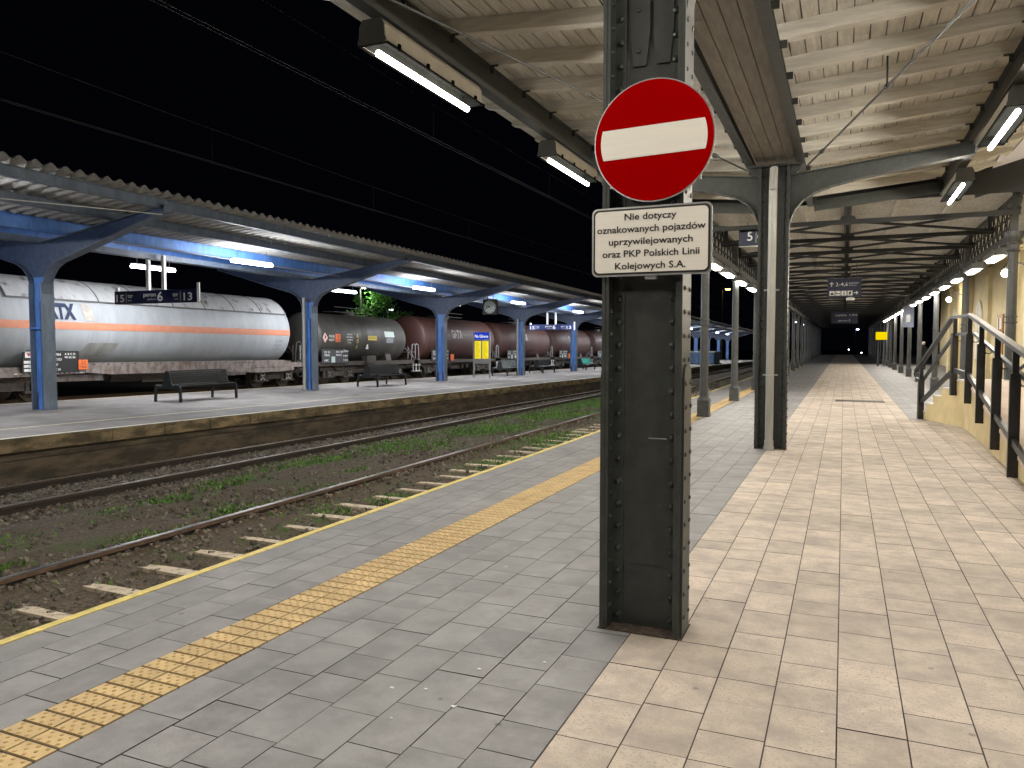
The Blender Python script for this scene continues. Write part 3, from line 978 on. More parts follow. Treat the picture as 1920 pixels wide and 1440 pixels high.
LP, RP = -2.84, 3.0
TB = 4.09
k = 0
ty = 17.2
trs = []
while ty < 124:
    far = ty > 46
    lab = ('%s dark iron roof truss crossing the long hall canopy' % ORD[k]) if k < len(ORD) else None
    t = thing('roof_truss', (0, ty, 0), lab or 'dark iron roof truss deep inside the long hall canopy', 'roof truss', 'trusses of the hall canopy')
    MB().bar((LP, 0, TB), (RP, 0, TB), 0.08, 0.09).build('bottom_chord', M_truss, t)
    if not far:
        b = MB()
        b.bar((0.03, 0, TB), (0.03, 0, 4.75), 0.07, 0.05)
        b.prism([(-0.18, TB - 0.03), (0.24, TB - 0.03), (0.14, TB + 0.12), (-0.08, TB + 0.12)], 'xz', -0.012, 0.012)
        b.build('king_post', M_truss, t)
        for xe in (LP, RP):
            x1_ = xe * 0.97
            MB().bar((x1_, 0, TB), (x1_, 0, hz(x1_) - .02), 0.08, 0.06).build('end_post', M_truss, t)
    b = MB()
    for xe in (LP, RP):
        b.bar((0.03, 0, TB + 0.02), (xe, 2.75, TB + 0.02), 0.06, 0.05)
        b.bar((0.03, 2.75, TB + 0.10), (xe, 0, TB + 0.08), 0.06, 0.05)
    b.build('plan_bracing', M_truss, t)
    k += 1
    ty += 2.75

# slim posts
def slim_post(loc, label, group, cap):
    t = thing('iron_post', loc, label, 'post', group)
    b = MB()
    b.box(-0.125, 0.125, -0.125, 0.125, 0, 0.36)
    b.box(-0.135, 0.135, -0.135, 0.135, 0, 0.04)
    b.lathe([(0.165, 0.36), (0.12, 0.42), (0.115, 0.44)], n=8)
    b.build('pedestal', M_irong, t)
    b = MB().lathe([(0.098, 0.44), (0.092, 1.2), (0.088, 3.40)], n=8)
    for zz in (2.02, 2.13): b.lathe([(0.105, zz), (0.112, zz + 0.015), (0.105, zz + 0.03)], n=10)
    b.build('shaft', M_irong, t)
    b = MB()
    b.lathe([(0.10, 3.40), (0.13, 3.42), (0.10, 3.45), (0.11, 3.6), (0.16, 3.70), (0.17, 3.76), (0.17, 3.79)], n=12)
    for i in range(8):
        a = i * math.pi / 4
        b.dome((0.12 * math.cos(a), 0.12 * math.sin(a), 3.58), (math.cos(a), math.sin(a), 0.3), 0.04, 0.04, 6)
    b.build('capital', M_irong, t)
    b = MB()
    b.box(-0.06, 0.06, -0.08, 0.08, 3.79, 4.42)
    for sy in (-1, 1):
        pts = [(sy * 0.05, 3.79), (sy * 0.09, 3.95), (sy * 0.17, 4.12), (sy * 0.30, 4.26), (sy * 0.46, 4.36), (sy * 0.46, 4.42), (sy * 0.05, 4.42)]
        b.prism(pts, 'yz', -0.05, 0.05)
    b.build('bracket_head', M_irong, t)
    return t

LY = [17.40, 22.60, 28.3, 33.8, 39.3, 44.9, 50.2, 54.9, 60.6, 66, 71.5, 77, 82.5, 88, 93.5, 99, 104.5, 110]
RY = [17.75, 24.0, 31.2, 37.5, 43.1, 48.7, 54.7, 59.7, 64.3, 69.1, 74.5, 80, 85.5, 91, 96.5, 102, 108]
P0 = slim_post((LP, LY[0], 0), 'slim grey post with square foot on the track side, first in its row', 'slim posts of the hall canopy', 0)
for i, yy in enumerate(LY[1:], 1):
    dup(P0, (LP, yy, 0), 'slim grey post on the track side of the walkway, %s in its row' % ORD[i])
for i, yy in enumerate(RY):
    dup(P0, (RP, yy, 0), ('ornate grey post behind the ramp handrail, nearest on the building side' if i == 0 else
                          'slim grey post on the building side of the walkway, %s in its row' % ORD[i]))

# lattice girders between the posts
def girder(x, ya, yb, label, detail):
    t = thing('lattice_girder', (x, ya, 0), label, 'girder', 'lattice girders between the slim posts')
    L_ = yb - ya
    MB().box(-0.045, 0.045, 0.06, L_ - 0.06, 4.38, 4.44).build('top_chord', M_girder, t)
    MB().box(-0.045, 0.045, 0.06, L_ - 0.06, 3.74, 3.79).box(-0.09, 0.09, 0.06, L_ - 0.06, 3.60, 3.735).build('bottom_chord', M_girder, t)
    b = MB()
    n = max(4, int(L_ / 0.55))
    for i in range(n):
        a0, a1 = 0.2 + (L_ - .4) * i / n, 0.2 + (L_ - .4) * (i + 1) / n
        b.bar((0, a0, 3.79), (0, a0, 4.38), 0.025, 0.02)
        if detail:
            b.tube([(0.0, a0, 3.79), (0.0, a0 + (a1 - a0) * .22, 4.02), (0.0, a0 + (a1 - a0) * .6, 4.22), (0.0, a1, 4.38)], 0.012, 5)
            b.tube([(0.02, a1, 3.79), (0.02, a0 + (a1 - a0) * .8, 3.98), (0.02, a0 + (a1 - a0) * .4, 4.2), (0.02, a0, 4.38)], 0.012, 5)
    if detail:
        b.box(-0.02, 0.02, .2, L_ - .2, 3.92, 3.945)
        b.box(-0.02, 0.02, .2, L_ - .2, 4.12, 4.14)
    b.build('lattice_bars', M_truss, t)
    return t
for i, (a, c) in enumerate(zip(LY, LY[1:])):
    girder(LP, a, c, 'ornamental lattice girder over the track side posts, %s bay of its row' % ORD[i], i < 4)
for i, (a, c) in enumerate(zip(RY, RY[1:])):
    girder(RP, a, c, 'ornamental lattice girder over the building side posts, %s bay of its row' % ORD[i], i < 4)

# hall lamps
def hall_lamp(loc, label):
    t = thing('fluorescent_lamp', loc, label, 'lamp', 'lamps along the hall canopy')
    ln = 1.35
    MB().prism([(-0.14, 0.0), (-0.12, 0.10), (-0.07, 0.15), (0.07, 0.15), (0.12, 0.10), (0.14, 0.0)], 'xz', -ln / 2, ln / 2).build('housing', M_lampend, t)
    b = MB().prism([(-0.085, -0.003), (0.085, -0.003), (0.06, -0.045), (-0.06, -0.045)], 'xz', -ln / 2 + .12, ln / 2 - .08)
    b.build('diffuser', E_tube2, t)
    for hy in (-.4, .37): MB().box(-0.01, 0.01, hy, hy + .03, .15, .22).build('hanger', M_zinc, t)
    return t
H0 = None
for i, yy in enumerate((17.9, 20.2, 23.0, 25.8)):
    lab = '%s hall lamp of the short lit row on the track side' % ORD[i]
    if H0 is None: H0 = hall_lamp((LP + 0.10, yy, 3.37), lab)
    else: dup(H0, (LP + 0.10, yy, 3.37), lab)
yy = 18.9
i = 0
while yy < 68:
    dup(H0, (RP - 0.12, yy, 3.40), '%s hall lamp of the long lit row beside the building' % ORD[i])
    yy += 2.95
    i += 1

# ------------------------------------------------------------------ signs in the hall
def pictogram(b, x, z, s, kind):
    if kind == 0:
        b.dome((x, -0.034, z + s * .25), (0, -1, 0), s * .12, .002); b.box(x - s * .3, x + s * .3, -.036, -.033, z - s * .35, z + s * .05)
    elif kind == 1:
        b.box(x - s * .36, x + s * .36, -.036, -.033, z - s * .12, z + s * .02); b.box(x - s * .36, x - s * .22, -.036, -.033, z - s * .3, z + s * .2); b.box(x + s * .25, x + s * .36, -.036, -.033, z - s * .3, z - s * .1)
    elif kind == 2:
        b.box(x - s * .09, x + s * .09, -.036, -.033, z - s * .36, z + s * .12); b.dome((x, -0.034, z + s * .28), (0, -1, 0), s * .11, .002)
    else:
        b.prism([(x - s * .2, z - s * .36), (x + s * .05, z - s * .36), (x + s * .3, z + s * .3), (x + s * .05, z + s * .36), (x - s * .25, z + s * .1)], 'xz', -.036, -.033)
def arrow(b, x, z, s, dirn, y=-0.034):
    d = Vector(dirn); n = Vector((-d.y, d.x))
    P = lambda a, c: (x + d.x * a * s + n.x * c * s, y, z + d.y * a * s + n.y * c * s)
    b.add([P(-.5, -.09), P(.45, -.09), P(.45, .09), P(-.5, .09)], [(0, 1, 2, 3)])
    for sg in (-1, 1):
        b.add([P(.55, 0), P(.12, sg * .42), P(-.02, sg * .30), P(.32, sg * .0)], [(0, 1, 2, 3)])

t = thing('hanging_sign', (-0.02, 25.2, 3.02), 'navy hanging sign with arrow and 2-4, 6 above pictograms', 'sign')
MB().box(-0.47, 0.47, -0.03, 0.03, 0, 0.56).build('panel', M_navy, t)
b = MB()
arrow(b, -0.35, 0.385, 0.13, (0, 1))
write(b, '2-4,6', (-0.24, -0.034, 0.33), (1, 0, 0), (0, 0, 1), 0.11, 0.34, 'L', 0.004)
write(b, 'perony', (0.13, -0.034, 0.395), (1, 0, 0), (0, 0, 1), 0.05, 0.26, 'L')
write(b, 'platforms', (0.13, -0.034, 0.335), (1, 0, 0), (0, 0, 1), 0.03, 0.2, 'L')
arrow(b, 0.32, 0.12, 0.12, (1, 0))
b.build('lettering', M_wlet, t)
for i in range(4):
    MB().box(-0.405 + i * .165, -0.265 + i * .165, -0.033, -0.031, 0.045, 0.185).build('pictogram_field', M_wlet, t)
b = MB()
for i in range(4): pictogram(b, -0.335 + i * .165, 0.115, 0.14, i)
b.build('pictograms', M_black, t)
MB().cyl((-0.33, 0, .56), (-0.33, 0, 1.06), 0.008, 6).cyl((0.33, 0, .56), (0.33, 0, 1.06), 0.008, 6).build('hanger_rods', M_iron, t)

t = thing('hanging_sign', (-1.98, 17.55, 3.74), 'navy platform number sign showing 5, half hidden by the second column', 'sign')
MB().box(-0.17, 0.46, -0.03, 0.03, 0, 0.42).build('panel', M_navy, t)
b = MB()
write(b, '5', (0.06, -0.034, 0.115), (1, 0, 0), (0, 0, 1), 0.2, None, 'C', 0.012)
b.box(0.185, 0.192, -0.034, -0.032, 0.06, 0.33)
write(b, 'peron', (0.215, -0.034, 0.18), (1, 0, 0), (0, 0, 1), 0.07, None, 'L', 0.004)
b.build('lettering', M_wlet, t)
MB().box(-0.17, 0.46, -0.04, 0.04, -0.014, -0.001).build('bottom_rail', M_wlet, t)
MB().cyl((0.0, 0, .42), (0.0, 0, .52), 0.01, 6).cyl((.4, 0, .42), (.4, 0, .52), 0.01, 6).build('hanger_rods', M_iron, t)

t = thing('hanging_sign', (0.0, 62, 3.15), 'small dim navy sign hanging deep in the dark hall', 'sign')
MB().box(-0.9, 0.9, -0.03, 0.03, 0, 0.85).build('panel', M_navy, t)
b = MB(); write(b, 'wyjście  1-4', (0, -0.034, 0.55), (1, 0, 0), (0, 0, 1), .15, 1.3); write(b, 'peron 5', (0, -0.034, 0.15), (1, 0, 0), (0, 0, 1), .15, 0.8)
arrow(b, 0.78, .62, .16, (1, 0))
b.build('lettering', M_wlet, t)
MB().cyl((-.6, 0, .85), (-.6, 0, .98), .012, 6).cyl((.6, 0, .85), (.6, 0, .98), .012, 6).build('hanger_rods', M_iron, t)

t = thing('yellow_sign', (2.52, 62.5, 0), 'bright yellow timetable board on two thin grey poles', 'sign')
MB().box(-0.38, 0.38, -0.03, 0.03, 1.95, 2.52).build('panel', E_yel2, t)
MB().cyl((-0.2, 0.06, 0), (-0.2, 0.06, 2.4), 0.05, 8).cyl((0.2, 0.06, 0), (0.2, 0.06, 2.4), 0.05, 8).build('poles', M_irong, t)

t = thing('flag_sign', (2.86, 41.6, 2.43), 'small grey blue board hung beside a post on the building side', 'sign')
MB().box(-0.27, 0.2, -0.03, 0.03, 0, 0.98).build('panel', mat('dull_blue_board', (0.17, 0.20, 0.30), 0.5), t)
b = MB().box(-0.12, 0.05, -0.034, -0.031, .25, .6).build('emblem', M_zinc, t)
MB().cyl((-0.03, 0, 0.98), (-0.03, 0, 1.2), .015, 6).build('hanger', M_zinc, t)

t = thing('dome_camera', (0.16, 26.4, 2.96), 'white dome camera hanging just below the navy arrow sign', 'camera')
MB().lathe([(0.11, .02), (0.13, .06), (0.11, .10), (0.05, .12)], n=14).build('body', M_wlet, t, smooth=True)
MB().lathe([(0.02, -0.07), (0.07, -0.045), (0.10, 0.0), (0.105, .02)], n=14).build('lens_dome', M_under, t, smooth=True)
MB().cyl((0, 0, .12), (0, 0, 1.1), .02, 8).build('stem', M_irong, t)

t = thing('drain_grate', (0.44, 23.8, 0.003), 'rectangular drain grate set flush in the tan walkway', 'drain grate')
b = MB()
for i in range(30):
    b.box(-0.62 + i * .042, -0.60 + i * .042, -0.28, 0.28, 0, 0.006)
b.box(-.64, .64, -.30, -.28, 0, .006).box(-.64, .64, .28, .30, 0, .006)
b.build('bars', M_irong, t)
MB().box(-.63, .63, -.285, .285, -0.002, 0.001).build('sump', M_under, t)

# litter specks on the paving
sp = [(-0.05, 3.35), (-1.35, 3.55), (-1.62, 3.35), (-1.75, 3.05), (-1.9, 3.0), (-1.55, 2.95), (-1.75, 2.75), (0.02, 5.3), (0.9, 8.4), (-1.7, 7.2), (-1.3, 9.0), (0.25, 13.3), (-2.2, 5.0), (1.5, 14.2), (-3.5, 6.0), (1.3, 6.8)]
for i, (x, yy) in enumerate(sp):
    b = MB()
    n = 7
    rr = rnd.uniform(0.007, 0.014)
    b.prism([(rr * rnd.uniform(.5, 1.4) * math.cos(k * 6.283 / n), rr * rnd.uniform(.4, .8) * math.sin(k * 6.283 / n)) for k in range(n)], 'xy', 0.002, 0.005)
    o = b.build('litter_scrap', M_wlet, None, (x, yy, 0))
    tag(o, 'tiny white scrap of litter lying on the platform paving', 'litter', 'litter scraps on the paving')

# ================================================================== ramp, steps and handrail
P_0, P_1, P_2 = Vector((1.58, 18.7)), Vector((2.16, 17.0)), Vector((1.87, 8.4))
ramp = thing('access_ramp', (0, 0, 0), 'yellow rendered ramp and steps with pale deck on the right', 'ramp')
dS = (P_1 - P_0)
nS = Vector((0.946, 0.323))           # across the steps, away from the walkway
LV = 0.91
b = MB()
# side wall under ramp: from P1 to P2 falling to the pavement, as a 0.18 m thick wall
pts = []
seg = 12
for i in range(seg + 1):
    s_ = i / seg
    p = P_1.lerp(P_2, s_)
    z = LV if p.y > 16.6 else max(0.02, LV - (16.6 - p.y) * 0.111)
    pts.append((p, z))
for (a, za), (c, zc) in zip(pts, pts[1:]):
    v = [(a.x, a.y, 0), (c.x, c.y, 0), (c.x, c.y, zc - 0.05), (a.x, a.y, za - 0.05)]
    v += [(x + 0.18, yy, z) for x, yy, z in v]
    b.add(v, [(0, 1, 2, 3), (4, 7, 6, 5), (0, 4, 5, 1), (3, 2, 6, 7), (0, 3, 7, 4), (1, 5, 6, 2)])
b.build('side_wall', M_cream, ramp)
b = MB()
W_ = 2.3
for (a, za), (c, zc) in zip(pts, pts[1:]):
    v = [(a.x - 0.012, a.y, za), (c.x - 0.012, c.y, zc), (c.x + W_, c.y, zc), (a.x + W_, a.y, za)]
    v += [(x, yy, z - 0.048) for x, yy, z in v]
    b.add(v, [(0, 1, 2, 3), (4, 7, 6, 5), (0, 4, 5, 1), (1, 5, 6, 2), (2, 6, 7, 3), (3, 7, 4, 0)])
b.build('ramp_deck', M_slab, ramp)
# stepped side wall and steps
b = MB(); st = MB()
cuts = [0.0, 0.06, 0.23, 0.42, 0.61, 0.80]
for i in range(5):
    t0, t1 = cuts[i] if i else 0.03, (cuts[i + 1] if i < 4 else 1.0)
    t0 = [0.03, 0.10, 0.28, 0.47, 0.66][i]
    z = LV * (i + 1) / 5
    a, c = P_0 + dS * t0, P_0 + dS * (1.0 if i == 4 else [0.10, 0.28, 0.47, 0.66][i])
    v = [(a.x, a.y, 0), (c.x, c.y, 0), (c.x + nS.x * .2, c.y + nS.y * .2, 0), (a.x + nS.x * .2, a.y + nS.y * .2, 0)]
    v += [(x, yy, z - 0.03) for x, yy, _ in v]
    b.add(v, [(3, 2, 1, 0), (4, 5, 6, 7), (0, 1, 5, 4), (1, 2, 6, 5), (2, 3, 7, 6), (3, 0, 4, 7)])
    # tread slab with a nosing
    a2 = P_0 + dS * (t0 - 0.02)
    o0 = -0.012
    v = [(a2.x + nS.x * o0, a2.y + nS.y * o0, z - 0.028), (c.x + nS.x * o0, c.y + nS.y * o0, z - 0.028), (c.x + nS.x * 2.1, c.y + nS.y * 2.1, z - 0.028), (a2.x + nS.x * 2.1, a2.y + nS.y * 2.1, z - 0.028)]
    v += [(x, yy, z) for x, yy, _ in v]
    st.add(v, [(3, 2, 1, 0), (4, 5, 6, 7), (0, 1, 5, 4), (1, 2, 6, 5), (2, 3, 7, 6), (3, 0, 4, 7)])
    v = [(a.x + nS.x * .2, a.y + nS.y * .2, z - LV / 5), (a.x + nS.x * 2.1, a.y + nS.y * 2.1, z - LV / 5), (a.x + nS.x * 2.1, a.y + nS.y * 2.1, z - .03), (a.x + nS.x * .2, a.y + nS.y * .2, z - .03)]
    st.add(v, [(0, 1, 2, 3)])
b.build('stepped_wall', M_cream, ramp)
st.build('steps', M_step, ramp)

# front handrail
hr = thing('handrail', (0, 0, 0), 'black steel handrail with flat posts along the steps and ramp', 'handrail')
def wallp(t):
    p = P_0 + dS * t; return p - nS * 0.05
def rampp(yy):
    s_ = (17.0 - yy) / (17.0 - 8.4); p = P_1.lerp(P_2, s_); return Vector((p.x - 0.055, yy))
def rtop(yy): return 2.13 - max(0, 16.3 - yy) * 0.106
def rdeck(yy): return LV - max(0, 16.6 - yy) * 0.111
posts = [(wallp(0.02), -0.0, 1.12), (wallp(0.80), 0.60, 2.10)]
for yy in (15.95, 14.2, 12.4, 10.85, 9.3):
    posts.append((rampp(yy), rdeck(yy) - 0.30, rtop(yy) - 0.02))
for i, (p, z0, z1) in enumerate(posts):
    b = MB()
    dirv = Vector((dS.x, dS.y)).normalized() if i < 2 else Vector((0.03, 1.0)).normalized()
    nn = Vector((dirv.y, -dirv.x))
    if nn.x < 0: nn = -nn
    b.bar((p.x, p.y, z0), (p.x, p.y, z1 - 0.28), 0.115, 0.07, up=(dirv.x, dirv.y, 0))
    b.bar((p.x, p.y, z1 - 0.28), (p.x, p.y, z1), 0.07, 0.045, up=(dirv.x, dirv.y, 0))
    q_ = p + nn * 0.11
    b.bar((p.x, p.y, z0 + 0.05), (q_.x, q_.y, z0 + 0.05), 0.09, 0.10)
    b.build('post', M_hand, hr)
A0 = wallp(-0.12); A1 = wallp(0.02); A2 = wallp(0.74); A3 = rampp(15.95); A4 = rampp(8.6)
top = [(A0.x, A0.y, 1.02), (A1.x, A1.y, 1.19), (A2.x, A2.y, 2.13), (A3.x, A3.y, 2.13), (A4.x, A4.y, rtop(8.6))]
b = MB()
for p, q_ in zip(top, top[1:]): b.bar(p, q_, 0.095, 0.045)
b.build('top_rail', M_hand, hr)
b = MB()
for p, q_ in zip(top[3:], top[4:]):
    b.bar((p[0], p[1], p[2] + 0.025), (q_[0], q_[1], q_[2] + 0.025), 0.088, 0.004)
b.build('worn_top', M_handtop, hr)
b = MB()
mid = [(A1.x + .05, A1.y, 0.86), (A2.x + .05, A2.y, 1.80), (A3.x + .07, A3.y, 1.80), (A4.x + .07, A4.y, rtop(8.6) - .34)]
for p, q_ in zip(mid, mid[1:]): b.bar(p, q_, 0.05, 0.05)
b.build('middle_rail', M_hand, hr)
b = MB()
lowr = [(A1.x, A1.y, 0.36), (wallp(.80).x, wallp(.80).y, 1.10), (A3.x, A3.y, 1.06), (A4.x, A4.y, rdeck(8.6) + .14)]
for p, q_ in zip(lowr, lowr[1:]): b.bar(p, q_, 0.05, 0.085)
b.build('bottom_rail', M_hand, hr)
b = MB()
for i, (p, z0, z1) in enumerate(posts[1:]):
    zt = z1 - 0.36
    b.tube([(p.x + .03, p.y, zt), (p.x + .07, p.y, zt - .07), (p.x + .13, p.y, zt - .07), (p.x + .16, p.y, zt - .01)], 0.008, 5)
b.tube([(A0.x, A0.y, 1.02), (A0.x - .03, A0.y + .08, .97), (A0.x, A0.y + .06, .88), (A1.x, A1.y, .86)], .02, 6)
b.build('rail_hooks', M_hand, hr)

h2 = thing('handrail', (0, 0, 0), 'second black handrail along the building side of the ramp', 'handrail')
b = MB()
XR = 4.0
pts2 = [(XR - .55, 20.5, 1.15), (XR, 18.6, 2.1), (XR + .1, 17.0, 2.12), (XR - .1, 11.0, 1.5)]
for p, q_ in zip(pts2, pts2[1:]): b.bar(p, q_, .07, .05)
b.build('top_rail', M_hand, h2)
b = MB()
for p, q_ in zip(pts2, pts2[1:]): b.bar((p[0], p[1], p[2] - .32), (q_[0], q_[1], q_[2] - .32), .05, .05)
b.build('middle_rail', M_hand, h2)
for p, zb in ((pts2[0], 0), (pts2[1], .85), (pts2[2], .85)):
    MB().box(p[0] - .04, p[0] + .04, p[1] - .04, p[1] + .04, zb, p[2]).build('post', M_hand, h2)

# ================================================================== station building
bd = thing('station_building', (0, 0, 0), 'cream station building with pale arched windows along the walkway', 'building')
BX = 5.5
b = MB()
b.box(BX, BX + 0.5, 8, 50, 0, 7.5)
b.box(BX, 7.2, 49.7, 50.2, 0, 7.5)
b.build('front_wall', M_wall, bd)
MB().box(6.9, 7.4, 50.2, 68.5, 0, 7.5).build('wing_wall', M_wall, bd)
for yy in (16.4, 21.6, 26.6, 31.8, 37, 42, 45.4, 49.4):
    MB().box(BX - 0.14, BX - 0.002, yy - 0.42, yy + 0.42, 0, 4.6).box(BX - 0.18, BX - 0.002, yy - .48, yy + .48, 4.45, 4.75).build('pilaster', M_wall, bd)
MB().box(BX - 0.22, BX - 0.145, 15, 50, 4.86, 5.05).box(BX - 0.143, BX - 0.003, 15, 50, 4.80, 5.2).build('cornice', M_wall, bd)
def archpts(w, z0, z1, n=8):
    p = [(-w, z0), (w, z0)]
    for i in range(n + 1):
        a = math.pi * i / n
        p.append((w * math.cos(a), z1 + w * math.sin(a)))
    return p
for i, yy in enumerate((18.9, 24.1, 29.2, 34.4, 39.5, 43.7, 47.4)):
    door = i in (1, 3)
    w = 0.85
    pts_ = [(yy - .62, .05), (yy + .62, .05), (yy + .62, 2.75), (yy - .62, 2.75)] if door else [(u + yy, z) for u, z in archpts(w, 0.95, 2.7)]
    wd = MB().prism(pts_, 'yz', BX - 0.06, BX - 0.002).build('door' if door else 'window', M_door if door else M_wpale, bd)
    pts_ = [(yy - .46, .9), (yy + .46, .9), (yy + .46, 2.6), (yy - .46, 2.6)] if door else [(u + yy, z) for u, z in archpts(w - 0.16, 1.08, 2.66)]
    MB().prism(pts_, 'yz', BX - 0.075, BX - 0.058).build('pane', M_wpale if i != 1 else M_glass, wd)
    fr = MB()
    fr.box(BX - 0.10, BX - 0.073, yy - 0.03, yy + 0.03, 0.3 if door else 1.1, 2.6 if door else 3.2).box(BX - 0.105, BX - 0.074, yy - (.45 if door else w - .16), yy + (.45 if door else w - .16), 2.1 if door else 2.52, 2.18 if door else 2.6)
    fr.build('glazing_bars', M_door if door else M_wpale, wd)

def wall_lamp(loc, label):
    t = thing('wall_lamp', loc, label, 'wall lamp', 'wall lamps on the station building')
    MB().lathe([(0.03, -.12), (0.09, -.09), (0.125, 0), (0.10, .08), (0.05, .12)], n=14).build('globe', E_wall, t, smooth=True)
    MB().cyl((0, 0, .13), (0, 0, .24), .06, 10).tube([(0, 0, .22), (.05, 0, .34), (.3, 0, .36), (.62, 0, .2)], .022, 6).build('arm', M_irong, t)
    return t
w0 = wall_lamp((4.8, 29.6, 3.92), 'bright white wall lamp above the ramp, nearest on the building')
dup(w0, (4.8, 44.3, 3.85), 'bright white wall lamp at the far corner of the building')
dup(w0, (4.8, 14.9, 3.92), 'added wall lamp brightening the ramp and gable sheet, outside the picture')  # unseen lamp, added to brighten the gable sheet, ramp and wall

# pale sheet gable at the end of the hall canopy, above the ramp
t = thing('gable_panel', (0, 0, 0), 'pale lavender sheet panel above a dark sloping beam at upper right', 'gable panel')
b = MB()
v = [(2.4, 17.02, 4.70), (6.5, 17.02, 5.90), (6.5, 12.6, 6.35), (2.4, 12.6, 5.15)]
v += [(x, yy, z + .03) for x, yy, z in v]
b.add(v, [(0, 1, 2, 3), (4, 7, 6, 5), (0, 4, 5, 1), (1, 5, 6, 2), (2, 6, 7, 3), (3, 7, 4, 0)])
b.build('sheet', M_lav, t)
MB().bar((2.2, 17.0, 4.50), (6.5, 17.0, 5.72), 0.10, 0.26).build('beam', M_iron, t)
MB().bar((2.2, 16.9, 4.66), (6.5, 16.9, 5.88), 0.03, 0.03).bar((2.2, 16.9, 4.55), (6.5, 16.9, 5.77), 0.02, 0.02).build('cables', M_zinc, t)

# person far along the walkway
def person(loc, rz, label):
    t = thing('person', loc, label, 'person', None, rz)
    me = bpy.data.meshes.new('body')
    V = [(0, 0, .95), (0, 0, 1.15), (0, 0, 1.38), (0, 0, 1.5), (0, 0.01, 1.58), (0, .02, 1.70),
         (.10, 0, .90), (.11, .03, .50), (.12, 0, .08), (.13, .14, .03), (-.10, 0, .90), (-.11, -.05, .50), (-.12, -.10, .08), (-.12, .04, .03),
         (.20, 0, 1.40), (.26, -.02, 1.14), (.25, .12, .95), (.25, .17, .88), (-.20, 0, 1.40), (-.26, .0, 1.14), (-.25, .12, .97), (-.25, .17, .90)]
    Ed = [(0, 1), (1, 2), (2, 3), (3, 4), (4, 5), (0, 6), (6, 7), (7, 8), (8, 9), (0, 10), (10, 11), (11, 12), (12, 13), (2, 14), (14, 15), (15, 16), (16, 17), (2, 18), (18, 19), (19, 20), (20, 21)]
    rad = [.16, .15, .17, .07, .09, .085, .10, .075, .05, .045, .10, .075, .05, .045, .075, .055, .045, .035, .075, .055, .045, .035]
    me.from_pydata(V, Ed, [])
    o = bpy.data.objects.new('body', me); COL.objects.link(o); o.parent = t
    me.materials.append(M_cloth)
    md = o.modifiers.new('skin', 'SKIN')
    for i, r_ in enumerate(rad): me.skin_vertices[0].data[i].radius = (r_, r_ * .8)
    me.skin_vertices[0].data[0].use_root = True
    o.modifiers.new('sub', 'SUBSURF').levels = 1
    MB().lathe([(.05, -.11), (.085, -.06), (.095, .02), (.08, .09), (.03, .125)], (0, .03, 1.65), n=12).build('head', M_skin, t, smooth=True)
    MB().lathe([(.103, 0.0), (.10, .05), (.07, .10), (.02, .12)], (0, .02, 1.68), n=12).box(-.07, .07, .10, .19, 1.68, 1.695).build('cap', M_cap, t, smooth=True)
    return t
person((4.65, 55.0, 0), R(40), 'person in dark jacket and white cap standing beyond the handrail')

# ================================================================== far platform furniture
def zroof(x): return 4.20 + 0.095 * abs(x + 17.55)
XC = -17.55
CY = [12.45, 22.47, 32.28, 42.02, 51.82, 61.6, 71.4, 81.2, 91.0, 100.8, 110.6, 120.4, 130.2]
def T_column(loc, label):
    t = thing('blue_column', loc, label, 'column', 'blue columns of the far platform')
    fl, wb = MB(), MB()
    w, d = 0.20, 0.17
    wb.box(-w + .008, w - .008, -0.045, -0.03, 0, 3.15).box(-w + .008, w - .008, 0.03, 0.045, 0, 3.15)
    wb.box(-0.07, 0.07, -0.10, -0.046, 0.0, 2.55)
    wb.box(-w - 0.012, w + 0.012, -d - .012, d + .012, 1.92, 1.96)
    wb.build('web_plate', M_blue, t)
    for sx in (-1, 1):
        f = MB().box(sx * w, sx * (w + 0.014), -d, d, 0, 3.0)
        f.build('flange', M_blueflange, t)
        a = MB()
        low_ = [(0.207, 2.75), (0.23, 2.98), (0.31, 3.18), (0.46, 3.36), (0.70, 3.49), (1.05, 3.58), (1.7, 3.75), (2.9, 4.09), (4.12, 4.42)]
        top_ = [(4.12, 4.545), (2.2, 4.25), (0.9, 4.05), (0.0, 3.92), (0.0, 2.9)]
        a.prism([(sx * x, z) for x, z in low_ + top_], 'xz', -0.012, 0.012)
        a.build('bracket_arm', M_bluearm, t)
        e = MB().strip([(sx * x, z) for x, z in low_], 0.26, 0.016)
        e.strip([(sx * 0, 3.93), (sx * .9, 4.06), (sx * 2.2, 4.26), (sx * 4.12, 4.553)], 0.2, 0.014)
        e.box(sx * 4.12, sx * 4.14, -.13, .13, 4.40, 4.56)
        for (x0, z0), (x1, z1) in zip(low_[0:5], low_[1:6]):
            for s_ in (.2, .55, .9):
                for py in (-.09, .09):
                    e.dome((sx * (x0 + (x1 - x0) * s_), py, z0 + (z1 - z0) * s_ - .012), (sx * .6, 0, -.6), .016, None, 5)
        e.build('arm_flange', M_bluegrey, t)
    MB().box(-0.204, 0.204, -0.05, 0.05, 0.0, 0.42).build('dirty_foot', mat('dirty_blue_foot', (0.055, 0.075, 0.19), .6, 0, .4, 8), t)
    return t
B0 = T_column((XC, CY[0], fz(-13, CY[0])), 'blue steel column in front of the white tank wagon')
nm = ['blue steel column with white pipe between white and black tank wagons', 'blue steel column left of the yellow notice board', 'blue steel column with white pipe behind the pale bench', 'blue steel column beside the turquoise bench',
      'sixth blue steel column along the far platform', 'seventh blue steel column along the far platform', 'eighth blue steel column, seen beyond the slim grey posts', 'ninth blue steel column, beyond the blue stair enclosure', 'tenth blue steel column, small between the slim grey posts', 'eleventh blue steel column, small between the slim grey posts', 'twelfth blue steel column, small between the slim grey posts', 'last blue steel column at the end of the far platform']
